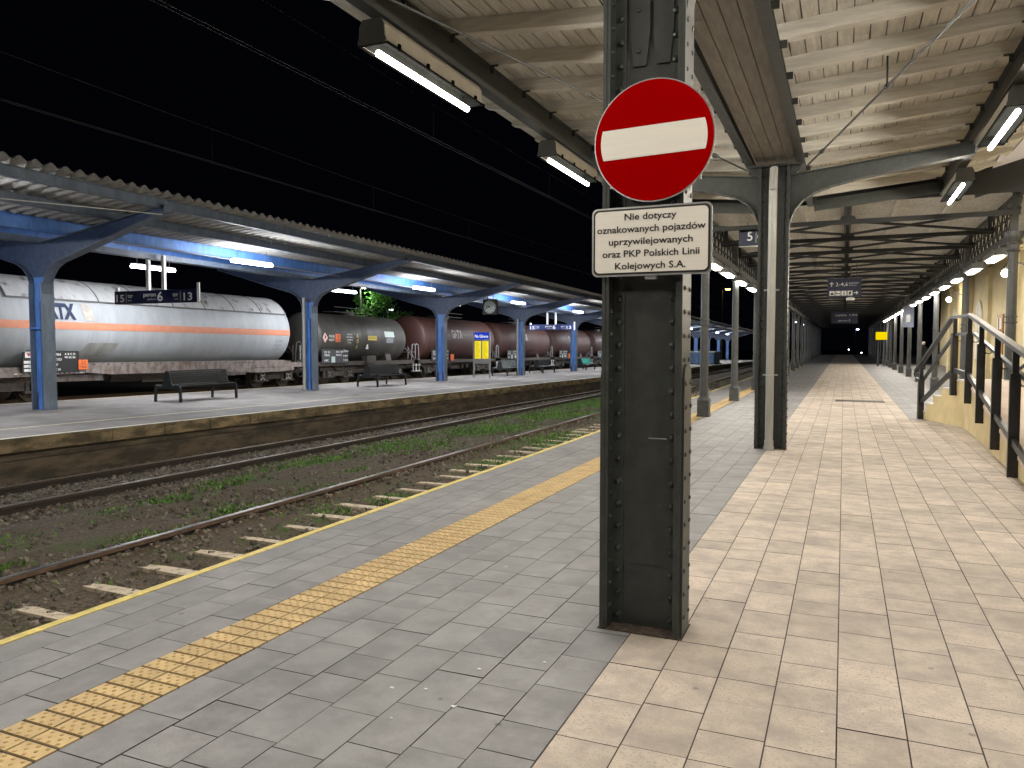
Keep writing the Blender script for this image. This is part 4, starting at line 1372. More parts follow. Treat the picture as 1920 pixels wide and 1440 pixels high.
for yy, l_ in zip(CY[1:], nm):
    dup(B0, (XC, yy, fz(-13, yy)), l_)
for yy, l_ in ((CY[1], 'white rain pipe on the blue column left of the black tank wagon'), (CY[3], 'white rain pipe on the blue column behind the pale bench')):
    t = thing('downpipe', (XC - 0.10, yy - 0.20, fz(-13, yy)), l_, 'downpipe', 'white pipes on the blue columns')
    MB().cyl((0, 0, .05), (0, 0, 3.3), .055, 10).build('pipe', M_pale, t, smooth=True)
    MB().cyl((0, 0, .05), (.10, -.06, .02), .055, 10).build('pipe_shoe', M_pale, t, smooth=True)

cf = thing('blue_canopy', (0, 0, 0), 'blue steel canopy with corrugated butterfly roof on the far platform', 'canopy')
EY0, EY1 = 1.5, 136.0
for sx in (-1, 1):
    b = MB()
    amp, pit = 0.042, 0.288
    yy = EY0
    rows = []
    while yy < EY1:
        step = pit / 8 if yy < 34 else pit / 4
        rows.append(yy); yy += step
    xs_ = [XC, XC + sx * 1.55, XC + sx * 3.0, XC + sx * 4.42]
    for yy in rows:
        zz = amp * math.sin(2 * math.pi * yy / pit)
        for x in xs_: b.v.append((x, yy, zroof(x) + 0.13 + zz + fz(-13, yy)))
    for j in range(len(rows) - 1):
        for i in range(3): b.f.append((j * 4 + i, j * 4 + i + 1, (j + 1) * 4 + i + 1, (j + 1) * 4 + i))
    b.build('roof_sheet', M_corr, cf, smooth=True)
    for k, a in enumerate((0.95, 2.45, 4.0)):
        b = MB()
        x = XC + sx * a
        nseg = 10
        h = 0.30 if k == 0 else 0.2
        for j in range(nseg):
            ya, yb = EY0 + (EY1 - EY0) * j / nseg, EY0 + (EY1 - EY0) * (j + 1) / nseg
            za, zb = zroof(x) + 0.10 + fz(-13, ya), zroof(x) + 0.10 + fz(-13, yb)
            b.bar((x, ya, za - h / 2), (x, yb, zb - h / 2), 0.02, h)
            b.bar((x, ya, za - h), (x, yb, zb - h), 0.11, 0.014)
            b.bar((x, ya, za - .004), (x, yb, zb - .004), 0.10, 0.012)
        b.build('purlin', M_blue if k == 0 else M_bluegrey, cf)
b = MB()
for j in range(10):
    ya, yb = EY0 + (EY1 - EY0) * j / 10, EY0 + (EY1 - EY0) * (j + 1) / 10
    b.bar((XC, ya, 4.0 + fz(-13, ya)), (XC, yb, 4.0 + fz(-13, yb)), .3, .14)
b.build('valley_gutter', M_bluegrey, cf)
MB().tube([(XC + 1.35, 12.5, 4.05 + fz(-13, 12.5)), (XC + 1.35, 33, 3.98 + fz(-13, 33)), (XC + 1.35, 64, 4.0 + fz(-13, 64))], .014, 5).tube([(XC + 4.0, 12.4, 4.40), (XC + .9, 2.5, 4.10)], .012, 5).build('cable_conduit', M_zinc, cf)

def far_lamp(loc, label):
    t = thing('fluorescent_lamp', loc, label, 'lamp', 'lamps under the blue canopy')
    ln = 1.55
    MB().prism([(-.07, -.05), (.07, -.05), (.085, .01), (.05, .05), (-.05, .05), (-.085, .01)], 'xz', -ln / 2, ln / 2).build('diffuser', E_cool, t)
    MB().box(-.06, .06, -ln / 2 - .02, ln / 2 + .02, .052, .085).build('housing', M_zinc, t)
    MB().cyl((0, -.6, .08), (0, -.6, .42), .008, 5).cyl((0, .6, .08), (0, .6, .42), .008, 5).build('hanger', M_zinc, t)
    return t
F0 = None
i = 0
for k in range(-1, 12):
    yy = 17.42 + 9.82 * k
    for x in (-15.6, -19.45):
        side = 'near row' if x > -17 else 'far row'
        lab = 'glowing white tube lamp under the blue canopy, %s, %s bay' % (side, ORD[k + 1])
        p = (x, yy, 3.93 + fz(-13, yy))
        if F0 is None: F0 = far_lamp(p, lab)
        else: dup(F0, p, lab)

# platform signs
def track_sign(loc, label, lit, rodh):
    t = thing('platform_sign', loc, label, 'sign', 'track signs hanging on the far platform')
    MB().box(-1.55, 1.55, -.06, .06, 0, .36).build('panel', M_navy if not lit else mat('navy_sign_lit_tone', (0.012, 0.022, 0.10), .4), t)  # lit variant puts the light on the panel into a lighter navy
    b = MB()
    X, Z = (1, 0, 0), (0, 0, 1)
    yv = -.065
    write(b, '15', (-1.32, yv, .06), X, Z, .21, .31, 'C', .012)
    b.box(-1.095, -1.085, yv, yv + .002, .04, .30)
    write(b, 'tor', (-1.03, yv, .17), X, Z, .12, .2, 'L', .012); write(b, 'track', (-1.03, yv, .08), X, Z, .045, .15, 'L')
    write(b, 'peron', (-.42, yv, .19), X, Z, .115, .46, 'L', .012); write(b, 'platform', (-.27, yv, .09), X, Z, .05, .32, 'L')
    write(b, '6', (.20, yv, .06), X, Z, .26, .2, 'C', .016)
    write(b, 'tor', (.87, yv, .17), X, Z, .12, .2, 'R', .012); write(b, 'track', (.87, yv, .08), X, Z, .045, .15, 'R')
    b.box(.945, .955, yv, yv + .002, .04, .30)
    write(b, '13', (1.22, yv, .06), X, Z, .21, .31, 'C', .012)
    b.build('lettering', M_wlet, t)
    MB().box(1.555, 1.64, -.075, -.045, 0, .52).build('side_bracket', M_wlet, t)
    MB().box(-1.50, -1.39, -.07, -.02, .36, .47).build('end_block', M_wlet, t)
    for hx in (-.34, .24): MB().box(hx, hx + .10, -.04, .04, .36, rodh).build('hanger_post', M_wlet, t)
    return t
track_sign((-17.5, 15.75, 2.74), 'navy 15 tor peron 6 tor 13 sign in front of the white wagon', False, 1.30)
track_sign((-17.6, 47.4, 2.55), 'distant navy 15 tor peron 6 tor 13 sign before the red wagons', True, 1.15)

t = thing('station_clock', (-15.6, 33.6, 3.40), 'square station clock hanging from the blue canopy', 'clock')
MB().prism(rrect(.36, .36, .03), 'xz', -.09, .09).build('case', M_under, t)
MB().cyl((0, -.091, 0), (0, -.098, 0), .31, 28).build('dial', M_clock, t)
b = MB()
for i in range(12):
    a = i * math.pi / 6
    p, q_ = (.24 * math.sin(a), -.100, .24 * math.cos(a)), (.29 * math.sin(a), -.100, .29 * math.cos(a))
    b.bar(p, q_, .028, .004, up=(0, 1, 0))
b.build('hour_marks', M_black, t)
b = MB()
for deg, ln, w in ((292, .16, .035), (246, .25, .024)):
    a = R(deg)
    b.bar((-.04 * math.sin(a), -.104, -.04 * math.cos(a)), (ln * math.sin(a), -.104, ln * math.cos(a)), w, .004, up=(0, 1, 0))
b.build('clock_hands', M_black, t)
MB().box(-.16, -.13, -.015, .015, .36, .66).box(.13, .16, -.015, .015, .36, .66).build('hanger', M_under, t)

zb = fz(-13, 36.5)
t = thing('notice_board', (-17.5, 36.6, zb), 'white framed notice board with two yellow timetables and blue header', 'notice board')
MB().box(-.50, -.44, -.03, .03, 0, 2.42).box(.44, .50, -.03, .03, 0, 2.42).box(-.44, .44, -.029, .029, .76, .82).box(-.44, .44, -.029, .029, 1.98, 2.02).build('frame', M_zinc, t)
MB().box(-.44, .44, -.025, .025, 2.02, 2.40).build('header', E_blue, t)
b = MB(); write(b, 'Piła Główna', (0, -.03, 2.12), (1, 0, 0), (0, 0, 1), .16, .78, 'C', .014)
b.build('lettering', E_wht, t)
MB().box(-.44, .44, -.01, .01, .82, 1.98).build('back_panel', M_zinc, t)
for x0 in (-.40, .04):
    p = MB().box(x0, x0 + .36, -.022, -.012, 1.02, 1.94).build('timetable', E_yel, t)
    b = MB()
    for k in range(14):
        b.box(x0 + .03, x0 + rnd.uniform(.2, .33), -.0245, -.0225, 1.07 + k * .06, 1.085 + k * .06)
    b.build('timetable_lines', M_ylab, p)

def bench(loc, label, ms, mbk, rzv=0):
    t = thing('bench', loc, label, 'bench', 'double sided benches on the far platform')
    L_ = 2.1
    for yy in (-L_ / 2, L_ / 2):
        b = MB()
        prof = [(-.50, 0), (-.44, 0), (-.42, .30), (-.36, .36), (.36, .36), (.42, .30), (.44, 0), (.50, 0), (.49, .40), (.44, .46), (.20, .44), (.14, .56), (.09, .82), (.05, .86), (-.05, .86), (-.09, .82), (-.14, .56), (-.20, .44), (-.44, .46), (-.49, .40)]
        b.prism(prof, 'xz', yy - .025, yy + .025)
        b.build('side_frame', M_bench, t)
    for sx in (-1, 1):
        b = MB()
        for k in range(5):
            x = sx * (.47 - k * .062)
            b.box(x - .026, x + .026, -L_ / 2 + .03, L_ / 2 - .03, .452 - (.01 if k > 1 else 0), .472 - (.01 if k > 1 else 0))
        b.build('seat', ms, t)
        b = MB()
        for k in range(7):
            s_ = k / 6
            x = sx * (.165 - .09 * s_); z = .52 + .33 * s_
            b.bar((x, -L_ / 2 + .03, z), (x, L_ / 2 - .03, z), .018, .042)
        b.build('backrest', mbk, t)
    MB().box(-.03, .03, -L_ / 2 + .03, L_ / 2 - .03, .38, .42).build('underframe', M_bench, t)
    return t
BXc = -17.1
def bz(yy): return fz(-13, yy)
bench((BXc, 16.75, bz(16.75)), 'black slatted double bench in front of the white tank wagon', M_bench, M_bench)
bench((BXc - .1, 26.6, bz(26.6)), 'black slatted double bench in front of the dark grey tank wagon', M_bench, M_bench)
bench((-18.1, 41.3, bz(41)), 'pale silvery double bench right of the yellow notice board', M_benchs, M_benchs)
bench((-18.1, 47.0, bz(47.2)), 'dark bench with silvery seat between two blue columns', M_benchs, M_bench)
bench((-18.1, 56.0, bz(57)), 'bench with turquoise backrest, farthest along the far platform', M_benchs, M_bencht)

# stair enclosure at the end of the far platform
zs = fz(-13, 88)
t = thing('stair_enclosure', (-14.75, 88, zs), 'low blue panelled stair enclosure at the far platform end', 'stair enclosure')
MB().box(-2.1, 1.75, -2.2, 2.2, .10, 1.30).build('panels', mat('pale_blue_panels', (0.16, 0.30, 0.50), .6, 0, .3, 3), t)
MB().box(-2.2, 1.85, -2.3, 2.3, 1.30, 1.42).build('coping', M_pale, t)
MB().box(-2.2, 1.95, -2.4, 2.4, 0, .10).build('plinth', M_under, t)
for k in range(6): MB().box(-2.05 + k * .72, -1.97 + k * .72, -2.24, -2.20, .12, 1.28).build('panel_rib', M_blue, t)

# ================================================================== tank wagons
XT = -23.35
def dish(r, y0, y1, d=0.42, n=6):
    p = []
    for i in range(n + 1):
        a = math.pi / 2 * i / n
        p.append((max(0.02, r * math.sin(a)), y0 + d * (1 - math.cos(a))))
    for i in range(n, -1, -1):
        a = math.pi / 2 * i / n
        p.append((max(0.02, r * math.sin(a)), y1 - d * (1 - math.cos(a))))
    return p

def wagon(yc, half, r, zc, tm, fm, label, style):
    """yc: centre, half: half length of the tank, zc: tank axis above the rail"""
    z0 = fz(-13, yc) - 0.15 + 0.0
    t = thing('tank_wagon', (XT, yc, z0), label, 'tank wagon', 'tank wagons standing beyond the far platform')
    t.rotation_euler = (R(-0.487), 0, 0)
    tk = MB().lathe(dish(r, -half, half), (0, 0, zc), 'y', 40).build('tank', tm, t, smooth=True)
    def on(u, v, e=0.012, y0_=0):      # wrap a flat (y, z) design on the tank side
        z = v
        return (math.sqrt(max(0.01, (r + e) ** 2 - (z - zc) ** 2)), y0_ + u, z)
    def patch(ya, yb, za, zb, m, name, parent=tk, e=0.012, skew=0.0, n=8):
        b = MB()
        for i in range(n + 1):
            z = za + (zb - za) * i / n
            b.v += [on(ya + skew * i / n, z, e), on(yb + skew * i / n, z, e)]
        for i in range(n): b.f.append((2 * i, 2 * i + 1, 2 * i + 3, 2 * i + 2))
        return b.build(name, m, parent)
    def band(yy, w, m, name, a0=0, a1=360, e=0.012, n=36):
        b = MB()
        for i in range(n + 1):
            a = R(a0 + (a1 - a0) * i / n)
            for dy in (-w / 2, w / 2): b.v.append(((r + e) * math.cos(a), yy + dy, zc + (r + e) * math.sin(a)))
        for i in range(n): b.f.append((2 * i, 2 * i + 1, 2 * i + 3, 2 * i + 2))
        return b.build(name, m, tk)
    Lf = half + 0.75
    # frame
    b = MB()
    for sx in (-1, 1):
        b.box(sx * 1.18, sx * 1.30, -Lf, Lf, .86, 1.06)
    b.box(-1.30, 1.30, -Lf - .12, -Lf, .78, 1.14).box(-1.30, 1.30, Lf, Lf + .12, .78, 1.14)
    b.box(-.3, .3, -Lf, Lf, .55, .75)
    b.build('frame', M_under if style != 'white' else M_skirt, t)
    # buffers
    for sy in (-1, 1):
        for x in (-.875, .875):
            MB().cyl((x, sy * (Lf + .12), .96), (x, sy * (Lf + .42), .96), .11, 10).cyl((x, sy * (Lf + .42), .96), (x, sy * (Lf + .47), .96), .23, 14).build('buffer', M_under, t)
    # bogies
    for sy in (-1, 1):
        yb = sy * (half - (1.0 if style == 'white' else 1.75))
        bo = MB()
        for sx in (-1, 1):
            x = sx * 1.02
            prof = [(-1.45, .78), (-1.40, .62), (-.62, .60), (-.42, .36), (.42, .36), (.62, .60), (1.40, .62), (1.45, .78), (.75, .92), (-.75, .92)]
            bo.prism([(yb + u, z) for u, z in prof], 'yz', x - .06, x + .06)
            bo.bar((x + sx * .03, yb - 1.75, .88), (x + sx * .03, yb + 1.75, .88), .06, .09)
            bo.tube([(x + sx * .09, yb - .5, .86), (x + sx * .09, yb - .22, .66), (x + sx * .09, yb + .22, .66), (x + sx * .09, yb + .5, .86)], .045, 6)
            for wy in (-.8, .8):
                bo.box(x - .02, x + sx * .16, yb + wy - .16, yb + wy + .16, .33, .60)
                for c_ in (-.30, .30):
                    bo.cyl((x + sx * .05, yb + wy + c_, .34), (x + sx * .05, yb + wy + c_, .62), .075, 8)
                bo.box(x - .06, x + sx * .14, yb + wy - .42, yb + wy + .42, .28, .34)
        bo.box(-.95, .95, yb - .2, yb + .2, .45, .76)
        bg_ = bo.build('bogie', M_under, t)
        for wy in (-.8, .8):
            for sx in (-1, 1):
                wb = MB().cyl((sx * .72, yb + wy, .46), (sx * .86, yb + wy, .46), .46, 24).cyl((sx * .70, yb + wy, .46), (sx * .72, yb + wy, .46), .49, 24)
                wb.cyl((sx * .86, yb + wy, .46), (sx * .95, yb + wy, .46), .12, 10)
                wb.build('wheel', M_wheel, bg_)
        ax = MB()
        for wy in (-.8, .8):
            for dy, dz in ((-.1, -.1), (.1, -.1), (-.1, .1), (.1, .1), (0, .05), (0, -.05)):
                ax.box(1.185, 1.192, yb + wy + dy - .02, yb + wy + dy + .02, .465 + dz - .02, .465 + dz + .02)
        ax.build('axle_bolts', M_wlet if style == 'white' else M_zinc, bg_)
    # end platform rails and ladders
    for sy in (-1, 1):
        b = MB()
        ye = sy * (Lf - .1)
        for x in (1.22, .75):
            b.tube([(x, ye, 1.06), (x, ye, 1.85), (x, ye - sy * .12, 1.97), (x, ye - sy * .34, 1.9), (x, ye - sy * .42, 1.06)] if x > 1 else [(x, ye, 1.06), (x, ye, 1.8)], .024, 6)
        b.bar((1.22, ye, 1.5), (-1.2, ye, 1.5), .03, .03)
        b.bar((1.22, ye, 1.06), (.6, ye - sy * .2, 1.8), .025, .025)
        b.build('end_handrail', M_zinc if style in ('dark', 'red') else M_under, t)
        b = MB()
        ye = sy * (Lf - .25)
        for z in (.42, .75): b.box(1.16, 1.40, ye - .2, ye + .2, z, z + .03)
        b.bar((1.28, ye - .18, .42), (1.28, ye - .18, 1.0), .03, .03); b.bar((1.28, ye + .18, .42), (1.28, ye + .18, 1.0), .03, .03)
        b.build('footstep', M_wlet if style != 'white' else M_under, t)
    # underbody
    b = MB().box(-.9, .9, -.9, .9, .45, .74).cyl((-1.0, .5, .62), (1.05, .5, .62), .13, 12).cyl((-1.0, 1.15, .62), (1.05, 1.15, .62), .13, 12).cyl((.8, -2.2, .68), (.8, -1.0, .68), .2, 12)
    b.build('brake_gear', M_under, t)
    X_ = (0, 1, 0); Z_ = (0, 0, 1)
    if style == 'white':
        patch(-half + .02 + .42, half - .42, zc - .05 - .115, zc - .05 + .115, M_peach, 'stripe', n=4)
        # stripe on the dished end
        b = MB()
        for ang in (0,):
            pp = dish(r, -half, half)[7:]
            for sy_, prof in ((1, pp), ):
                last = None
                for rr, hh in prof[:6]:
                    rr += .012
                    row = []
                    for v in (-.165, .065): row.append((math.sqrt(max(0.0001, rr * rr - v * v)) if rr > abs(v) else 0, hh + .004, zc + v))
                    b.v += row
                for i in range(5): b.f.append((2 * i, 2 * i + 1, 2 * i + 3, 2 * i + 2))
        b.build('stripe_end', M_peach, tk)
        # sunshade over the top
        b = MB(); na = 18
        ys_ = [-half + .8, half - .45]
        for yy in ys_:
            for i in range(na + 1):
                a = R(30 + 120 * i / na)
                b.v.append(((r + .05) * math.cos(a), yy, zc + (r + .05) * math.sin(a)))
        for i in range(na): b.f.append((i, i + 1, na + 1 + i + 1, na + 1 + i))
        b.build('sunshade', M_shield, tk, smooth=True)
        b = MB()
        for k in range(9):
            yy = ys_[0] + (ys_[1] - ys_[0]) * k / 8
            for i in range(16):
                a, c = R(30 + 120 * i / 16), R(30 + 120 * (i + 1) / 16)
                b.bar(((r + .058) * math.cos(a), yy, zc + (r + .058) * math.sin(a)), ((r + .058) * math.cos(c), yy, zc + (r + .058) * math.sin(c)), .03, .015)
        a = R(30)
        b.bar(((r + .055) * math.cos(a), ys_[0], zc + (r + .055) * math.sin(a)), ((r + .055) * math.cos(a), ys_[1], zc + (r + .055) * math.sin(a)), .02, .045)
        b.build('sunshade_seams', mat('dark_seam_grime', (.09, .09, .09), .6), tk)
        for yy in (-half + 3.4, 0.9, half - 2.4):
            band(yy, .025, mat('weld_seam_grey', (.42, .43, .44), .5), 'weld_seam', -60, 30, .006, 18)
        patch(16.95 - yc, 17.3 - yc, zc + .12, zc + .64, mat('tan_stain', (.46, .43, .38), .6, 0, .3, 4), 'stain', skew=-.1)
        patch(16.85 - yc, 18.0 - yc, zc - 1.02, zc - .57, M_grime, 'cover_patch', skew=.26)
        b = MB()
        write(b, 'GATX', None or (0, 0, 0), X_, Z_, .46, 1.25, 'L', .055, lambda u, v: on(u, zc + .17 + v, .02, 15.40 - yc))
        b.build('lettering', M_lblue, tk)
        b = MB()
        for k in range(3): write(b, ('33 80', 'Propan', '27 000 l')[k], (0, 0, 0), X_, Z_, .09, .45, 'L', 0, lambda u, v, k=k: on(u, zc - .45 - k * .16 + v, .016, half - 1.25))
        b.build('small_lettering', M_grime, tk)
        # side skirt with holes
        sk = MB()
        L0_, R0_ = 16.97 - yc, half - .05
        sk.prism([(L0_, 1.17), (L0_, .86), (L0_ + .9, .78), (R0_ - 4.3, .78), (R0_ - 3.4, .72), (R0_ - 2.0, .66), (R0_ - .5, .70), (R0_, .74), (R0_, 1.0), (R0_ - .3, 1.12), (R0_ - .8, 1.17)], 'yz', 1.36, 1.38)
        sk.build('side_skirt', M_skirt, t)
        MB().prism([(-half - .3, .74), (L0_ - .02, .84), (L0_ - .02, .96), (-half - .3, .92)], 'yz', 1.355, 1.375).build('lower_skirt', M_skirt, t)
        b = MB()
        for k in range(15):
            yy = L0_ + .3 + k * .52
            b.box(1.381, 1.384, yy - .04, yy + .04, 1.10, 1.135)
        for k in range(22): b.box(1.381, 1.385, R0_ - 2.4 + k * .1, R0_ - 2.35 + k * .1, .86, .885)
        for k in range(9): b.box(1.381, 1.384, R0_ - 3.6 + k * .13, R0_ - 3.53 + k * .13, 1.06, 1.09)
        b.build('skirt_marks', M_black, t)
        # number panel
        p0 = 14.88 - yc
        pn = MB().prism([(p0, .88), (p0 + 1.82, .88), (p0 + 1.82, 1.54), (p0 + .2, 1.57), (p0 + .05, 1.5)], 'yz', 1.40, 1.43).build('number_panel', M_panel, t)
        MB().box(1.431, 1.435, p0 + .10, p0 + .32, 1.34, 1.50).build('warning_card', M_wlet, pn)
        MB().prism([(p0 + .13, 1.475), (p0 + .29, 1.475), (p0 + .21, 1.37)], 'yz', 1.436, 1.439).build('red_triangle', mat('dark_red_mark', (.30, .02, .02), .5), pn)
        b = MB()
        for k in range(3): b.box(1.432, 1.434, p0 + .06, p0 + .38, .93 + k * .12, 1.01 + k * .12)
        write(b, 'hb-gestion', (1.433, p0 + .06, 1.52), X_, Z_, .03, .36, 'L')
        for s_, u, v, h_, wd in (('33 80 784', .72, 1.40, .07, .5), ('-PL-GATXD', .72, 1.25, .07, .52), ('054-0', .82, 1.10, .07, .3), ('A B C D', 1.34, 1.42, .06, .36), ('90 62 56', 1.34, 1.32, .06, .36), ('AC 24', .95, .95, .07, .25)):
            write(b, s_, (1.433, p0 + u, v), X_, Z_, h_, wd, 'L', .02)
        b.build('panel_lettering', M_wlet, pn)
        b = MB()
        for k in range(3): write(b, ('A', 'B1', 'C')[k], (1.436, p0 + .22, .945 + k * .12), X_, Z_, .05, None, 'C', .01)
        b.build('card_lettering', M_black, pn)
        op = MB().box(1.44, 1.46, p0 + 1.79, p0 + 2.10, .97, 1.27).build('hazard_plate', M_orange, t)
        b = MB(); write(b, '23', (1.462, p0 + 1.945, 1.145), X_, Z_, .085, .17, 'C', .015); write(b, '1965', (1.462, p0 + 1.945, 1.005), X_, Z_, .085, .24, 'C', .015)
        b.box(1.461, 1.463, p0 + 1.80, p0 + 2.09, 1.115, 1.125)
        b.build('hazard_number', M_black, op)
        b = MB()
        for k in range(14): b.box(1.376, 1.379, p0 - .2 + k * .16, p0 - .1 + k * .16, .855, .88)
        b.build('reflector_dashes', M_wlet, t)
    else:
        # top walkway, manhole and straps
        MB().cyl((0, 0, zc + r - .02), (0, 0, zc + r + .18), .32, 16).build('manhole', M_under, t)
        MB().box(-.35, .35, -1.6, 1.8, zc + r + .10, zc + r + .13).bar((.35, -1.6, zc + r + .35), (.35, 1.8, zc + r + .35), .025, .025).build('top_walkway', M_under, t)
        for yy in ((0.2, .55) if style == 'red' else (-.42, -.12)):
            band(yy, .05, M_under, 'ladder_strap', -70, 90, .03, 24)
        for yy in (-half * .5, half * .52):
            MB().prism([(-1.15, .95), (-1.05, 1.4), (1.05, 1.4), (1.15, .95)], 'xz', yy - .25, yy + .25).build('saddle', M_under, t)
        pn = (MB().box(1.33, 1.36, -half + .15, -half + 2.15, .98, 1.62) if style == 'dark' else MB().box(1.33, 1.36, -half + 1.0, -half + 3.1, 1.0, 1.62)).build('number_panel', mat('slate_panel', (.05, .055, .06), .6), t)
        b = MB()
        px_, pz_ = (-.85, -.31) if style == 'dark' else (0, -.30)
        for (u, v, s_, wd) in ((1.15, 1.76, '33 51', .4), (1.15, 1.62, '7846', .38), (2.05, 1.78, '84 51 784', .5), (2.05, 1.63, '054-2', .4), (2.62, 1.82, 'Zans', .38), (2.62, 1.6, 'rev', .36), (2.62, 1.38, '3 Q 24', .36), (1.15, 1.38, 'ABC', .3)):
            write(b, s_, (1.362, -half + u + px_, v + pz_), X_, Z_, .095, wd * 1.1, 'L', .02)
        b.build('panel_lettering', M_wlet, pn)
        MB().box(1.361, 1.364, -half + 1.7 + px_, -half + 1.98 + px_, 1.32 + pz_, 1.6 + pz_).build('panel_grid', M_pgreen, pn)
        if style == 'dark':
            def card(u, z, w, h, m, name, diamond=False):
                b = MB()
                if diamond: P = [(0, -h), (w, 0), (0, h), (-w, 0)]
                else: P = [(-w, -h), (w, -h), (w, h), (-w, h)]
                b.add([on(u + a, z + c, .025) for a, c in P], [(0, 1, 2, 3)])
                return b.build(name, m, tk)
            card(-3.5, zc + .02, .20, .24, M_pink, 'flammable_placard', True)
            c_ = MB(); c_.add([on(-3.5 + a, zc + .04 + d_, .03) for a, d_ in ((-.06, -.05), (.06, -.05), (.04, .06), (0, .12), (-.04, .06))], [(0, 1, 2, 3, 4)]); c_.build('flame_mark', M_black, tk)
            card(-2.5, zc + .02, .20, .19, M_orange, 'hazard_plate')
            b = MB()
            write(b, '30', (0, 0, 0), X_, Z_, .12, .2, 'C', .01, lambda u, v: on(u, zc + .04 + v, .032, -2.5))
            write(b, '1202', (0, 0, 0), X_, Z_, .12, .34, 'C', .01, lambda u, v: on(u, zc - .13 + v, .032, -2.5))
            b.build('hazard_number', M_black, tk)
            b = MB()
            write(b, 'OLEJ', (0, 0, 0), X_, Z_, .11, .42, 'C', .01, lambda u, v: on(u, zc + .05 + v, .02, -3.0))
            write(b, 'NAPĘDOWY', (0, 0, 0), X_, Z_, .11, .42, 'C', .01, lambda u, v: on(u, zc - .13 + v, .02, -3.0))
            for k in range(4): write(b, ('LPG ICE', '78 000 l', 'L4BH', 'PL')[k], (0, 0, 0), X_, Z_, .07, (.4, .55, .45, .3)[k], 'C', .005, lambda u, v, k=k: on(u, zc + .17 - k * .13 + v, .02, -1.55))
            b.build('lettering', M_wlet, tk)
            b = MB()
            for k in range(3): write(b, 'AOA'[k], (0, 0, 0), X_, Z_, .2, .16, 'C', .02, lambda u, v, k=k: on(u, zc + .05 - k * .26 + v, .02, -.90))
            b.build('amber_marks', M_ylab, tk)
            card(.40, zc + .06, .40, .11, M_ylab, 'yellow_placard')
            b = MB(); write(b, 'UWAGA OLEJ', (0, 0, 0), X_, Z_, .09, .7, 'C', .01, lambda u, v: on(u, zc + .02 + v, .03, .40)); b.build('placard_lettering', M_black, tk)
            card(2.05, zc + .28, .46, .15, M_pgreen, 'green_placard')
            card(2.05, zc - .04, .34, .13, mat('grey_placard', (.25, .26, .28), .5), 'grey_placard')
            b = MB().prism([(-.15, zc - .50), (.10, zc - .50), (.05, zc - .18)], 'yz', r - .05, r - .03); b.build('white_card', M_wlet, t)
            MB().box(1.1, 1.42, -.35, .45, .95, 1.32).build('valve_box', M_under, t)
        else:
            b = MB()
            write(b, 'GATX', (0, 0, 0), X_, Z_, .50, 1.40, 'C', .035, lambda u, v: on(u, zc + .14 + v, .03, -.85))
            b.build('lettering', M_oldlet, tk)
            op = MB().box(1.37, 1.39, -half + 3.3, -half + 3.7, .98, 1.36).build('hazard_plate', M_orange, t)
            MB().prism([(-half + 2.3, 1.17), (-half + 2.46, 1.34), (-half + 2.62, 1.17), (-half + 2.46, 1.0)], 'yz', 1.366, 1.37).build('diamond_mark', M_wlet, pn)
            b = MB(); write(b, '30', (1.392, -half + 3.5, 1.20), X_, Z_, .1, .2); write(b, '1202', (1.392, -half + 3.5, 1.03), X_, Z_, .1, .3); b.build('hazard_number', M_black, op)
            for yy in (-half + 2.0, half - 1.6): band(yy, .03, mat('dark_oxide_seam', (.07, .03, .025), .5), 'weld_seam', -80, 90, .006, 18)
    return t

wagon(20.4, 6.65, 1.43, 2.37, M_tankw, None, 'white tank wagon with orange stripe and blue lettering', 'white')
wagon(32.9, 4.05, 1.22, 2.15, M_tankd, None, 'dirty dark grey tank wagon with pink and orange placards', 'dark')
reds = [(43.3, 5.05, 'red brown tank wagon behind the yellow notice board'), (54.2, 5.0, 'red brown tank wagon behind the pale benches, next after the notice board'), (65.1, 5.0, 'red brown tank wagon seen either side of the blue column by the turquoise bench'),
        (76.1, 5.0, 'red brown tank wagon just left of the near signposted column'), (87.1, 5.0, 'rust coloured tank wagon seen beyond the blue stair enclosure')]
for yc_, hf, l_ in reds:
    wagon(yc_, hf, 1.38, 2.22, M_tankr, None, l_, 'red')
railw = thing('railway_track', (0, 0, 0), 'hidden track carrying the tank wagons beyond the far platform', 'railway track')
b = MB()
for x in (XT - .75, XT + .75):
    b.bar((x, -5, -.225 + .15 + .0425), (x, 110, -.225 + .15 - .0085 * 110), .07, .14)
b.build('rails', M_rail, railw)

# ================================================================== overhead wires
def wires(x, label, zc, zm, dz):
    t = thing('overhead_wire', (x, 0, 0), label, 'overhead wire', 'overhead wires above the tracks')
    f = lambda yy: zf(max(x, -11.8), yy)
    b = MB()
    for dx in (-.02, .05):
        b.tube([(dx, -10, zc + f(-10)), (dx, 50, zc + f(50)), (dx, 110, zc + f(110))], .0045, 4)
    b.build('contact_wire', M_wire, t)
    b = MB(); pts_ = []
    for k in range(25):
        yy = -10 + k * 5
        s_ = ((yy + 10) % 60) / 60
        pts_.append((0.0, yy, zm + dz * (2 * s_ - 1) ** 2 + f(yy)))
    b.tube(pts_, .0045, 4)
    b.build('catenary_wire', M_wire, t)
    b = MB()
    for k in range(1, 20):
        yy = -10 + k * 5.2
        s_ = ((yy + 10) % 60) / 60
        b.cyl((0, yy, zc + f(yy)), (0, yy, zm + dz * (2 * s_ - 1) ** 2 + f(yy)), .003, 4)
    b.build('droppers', M_wire, t)
wires(-6.0, 'pair of pale overhead wires nearest the wooden canopy', 4.82, 5.32, .5)
wires(-10.55, 'faint overhead wires above the far track', 4.95, 5.5, .5)

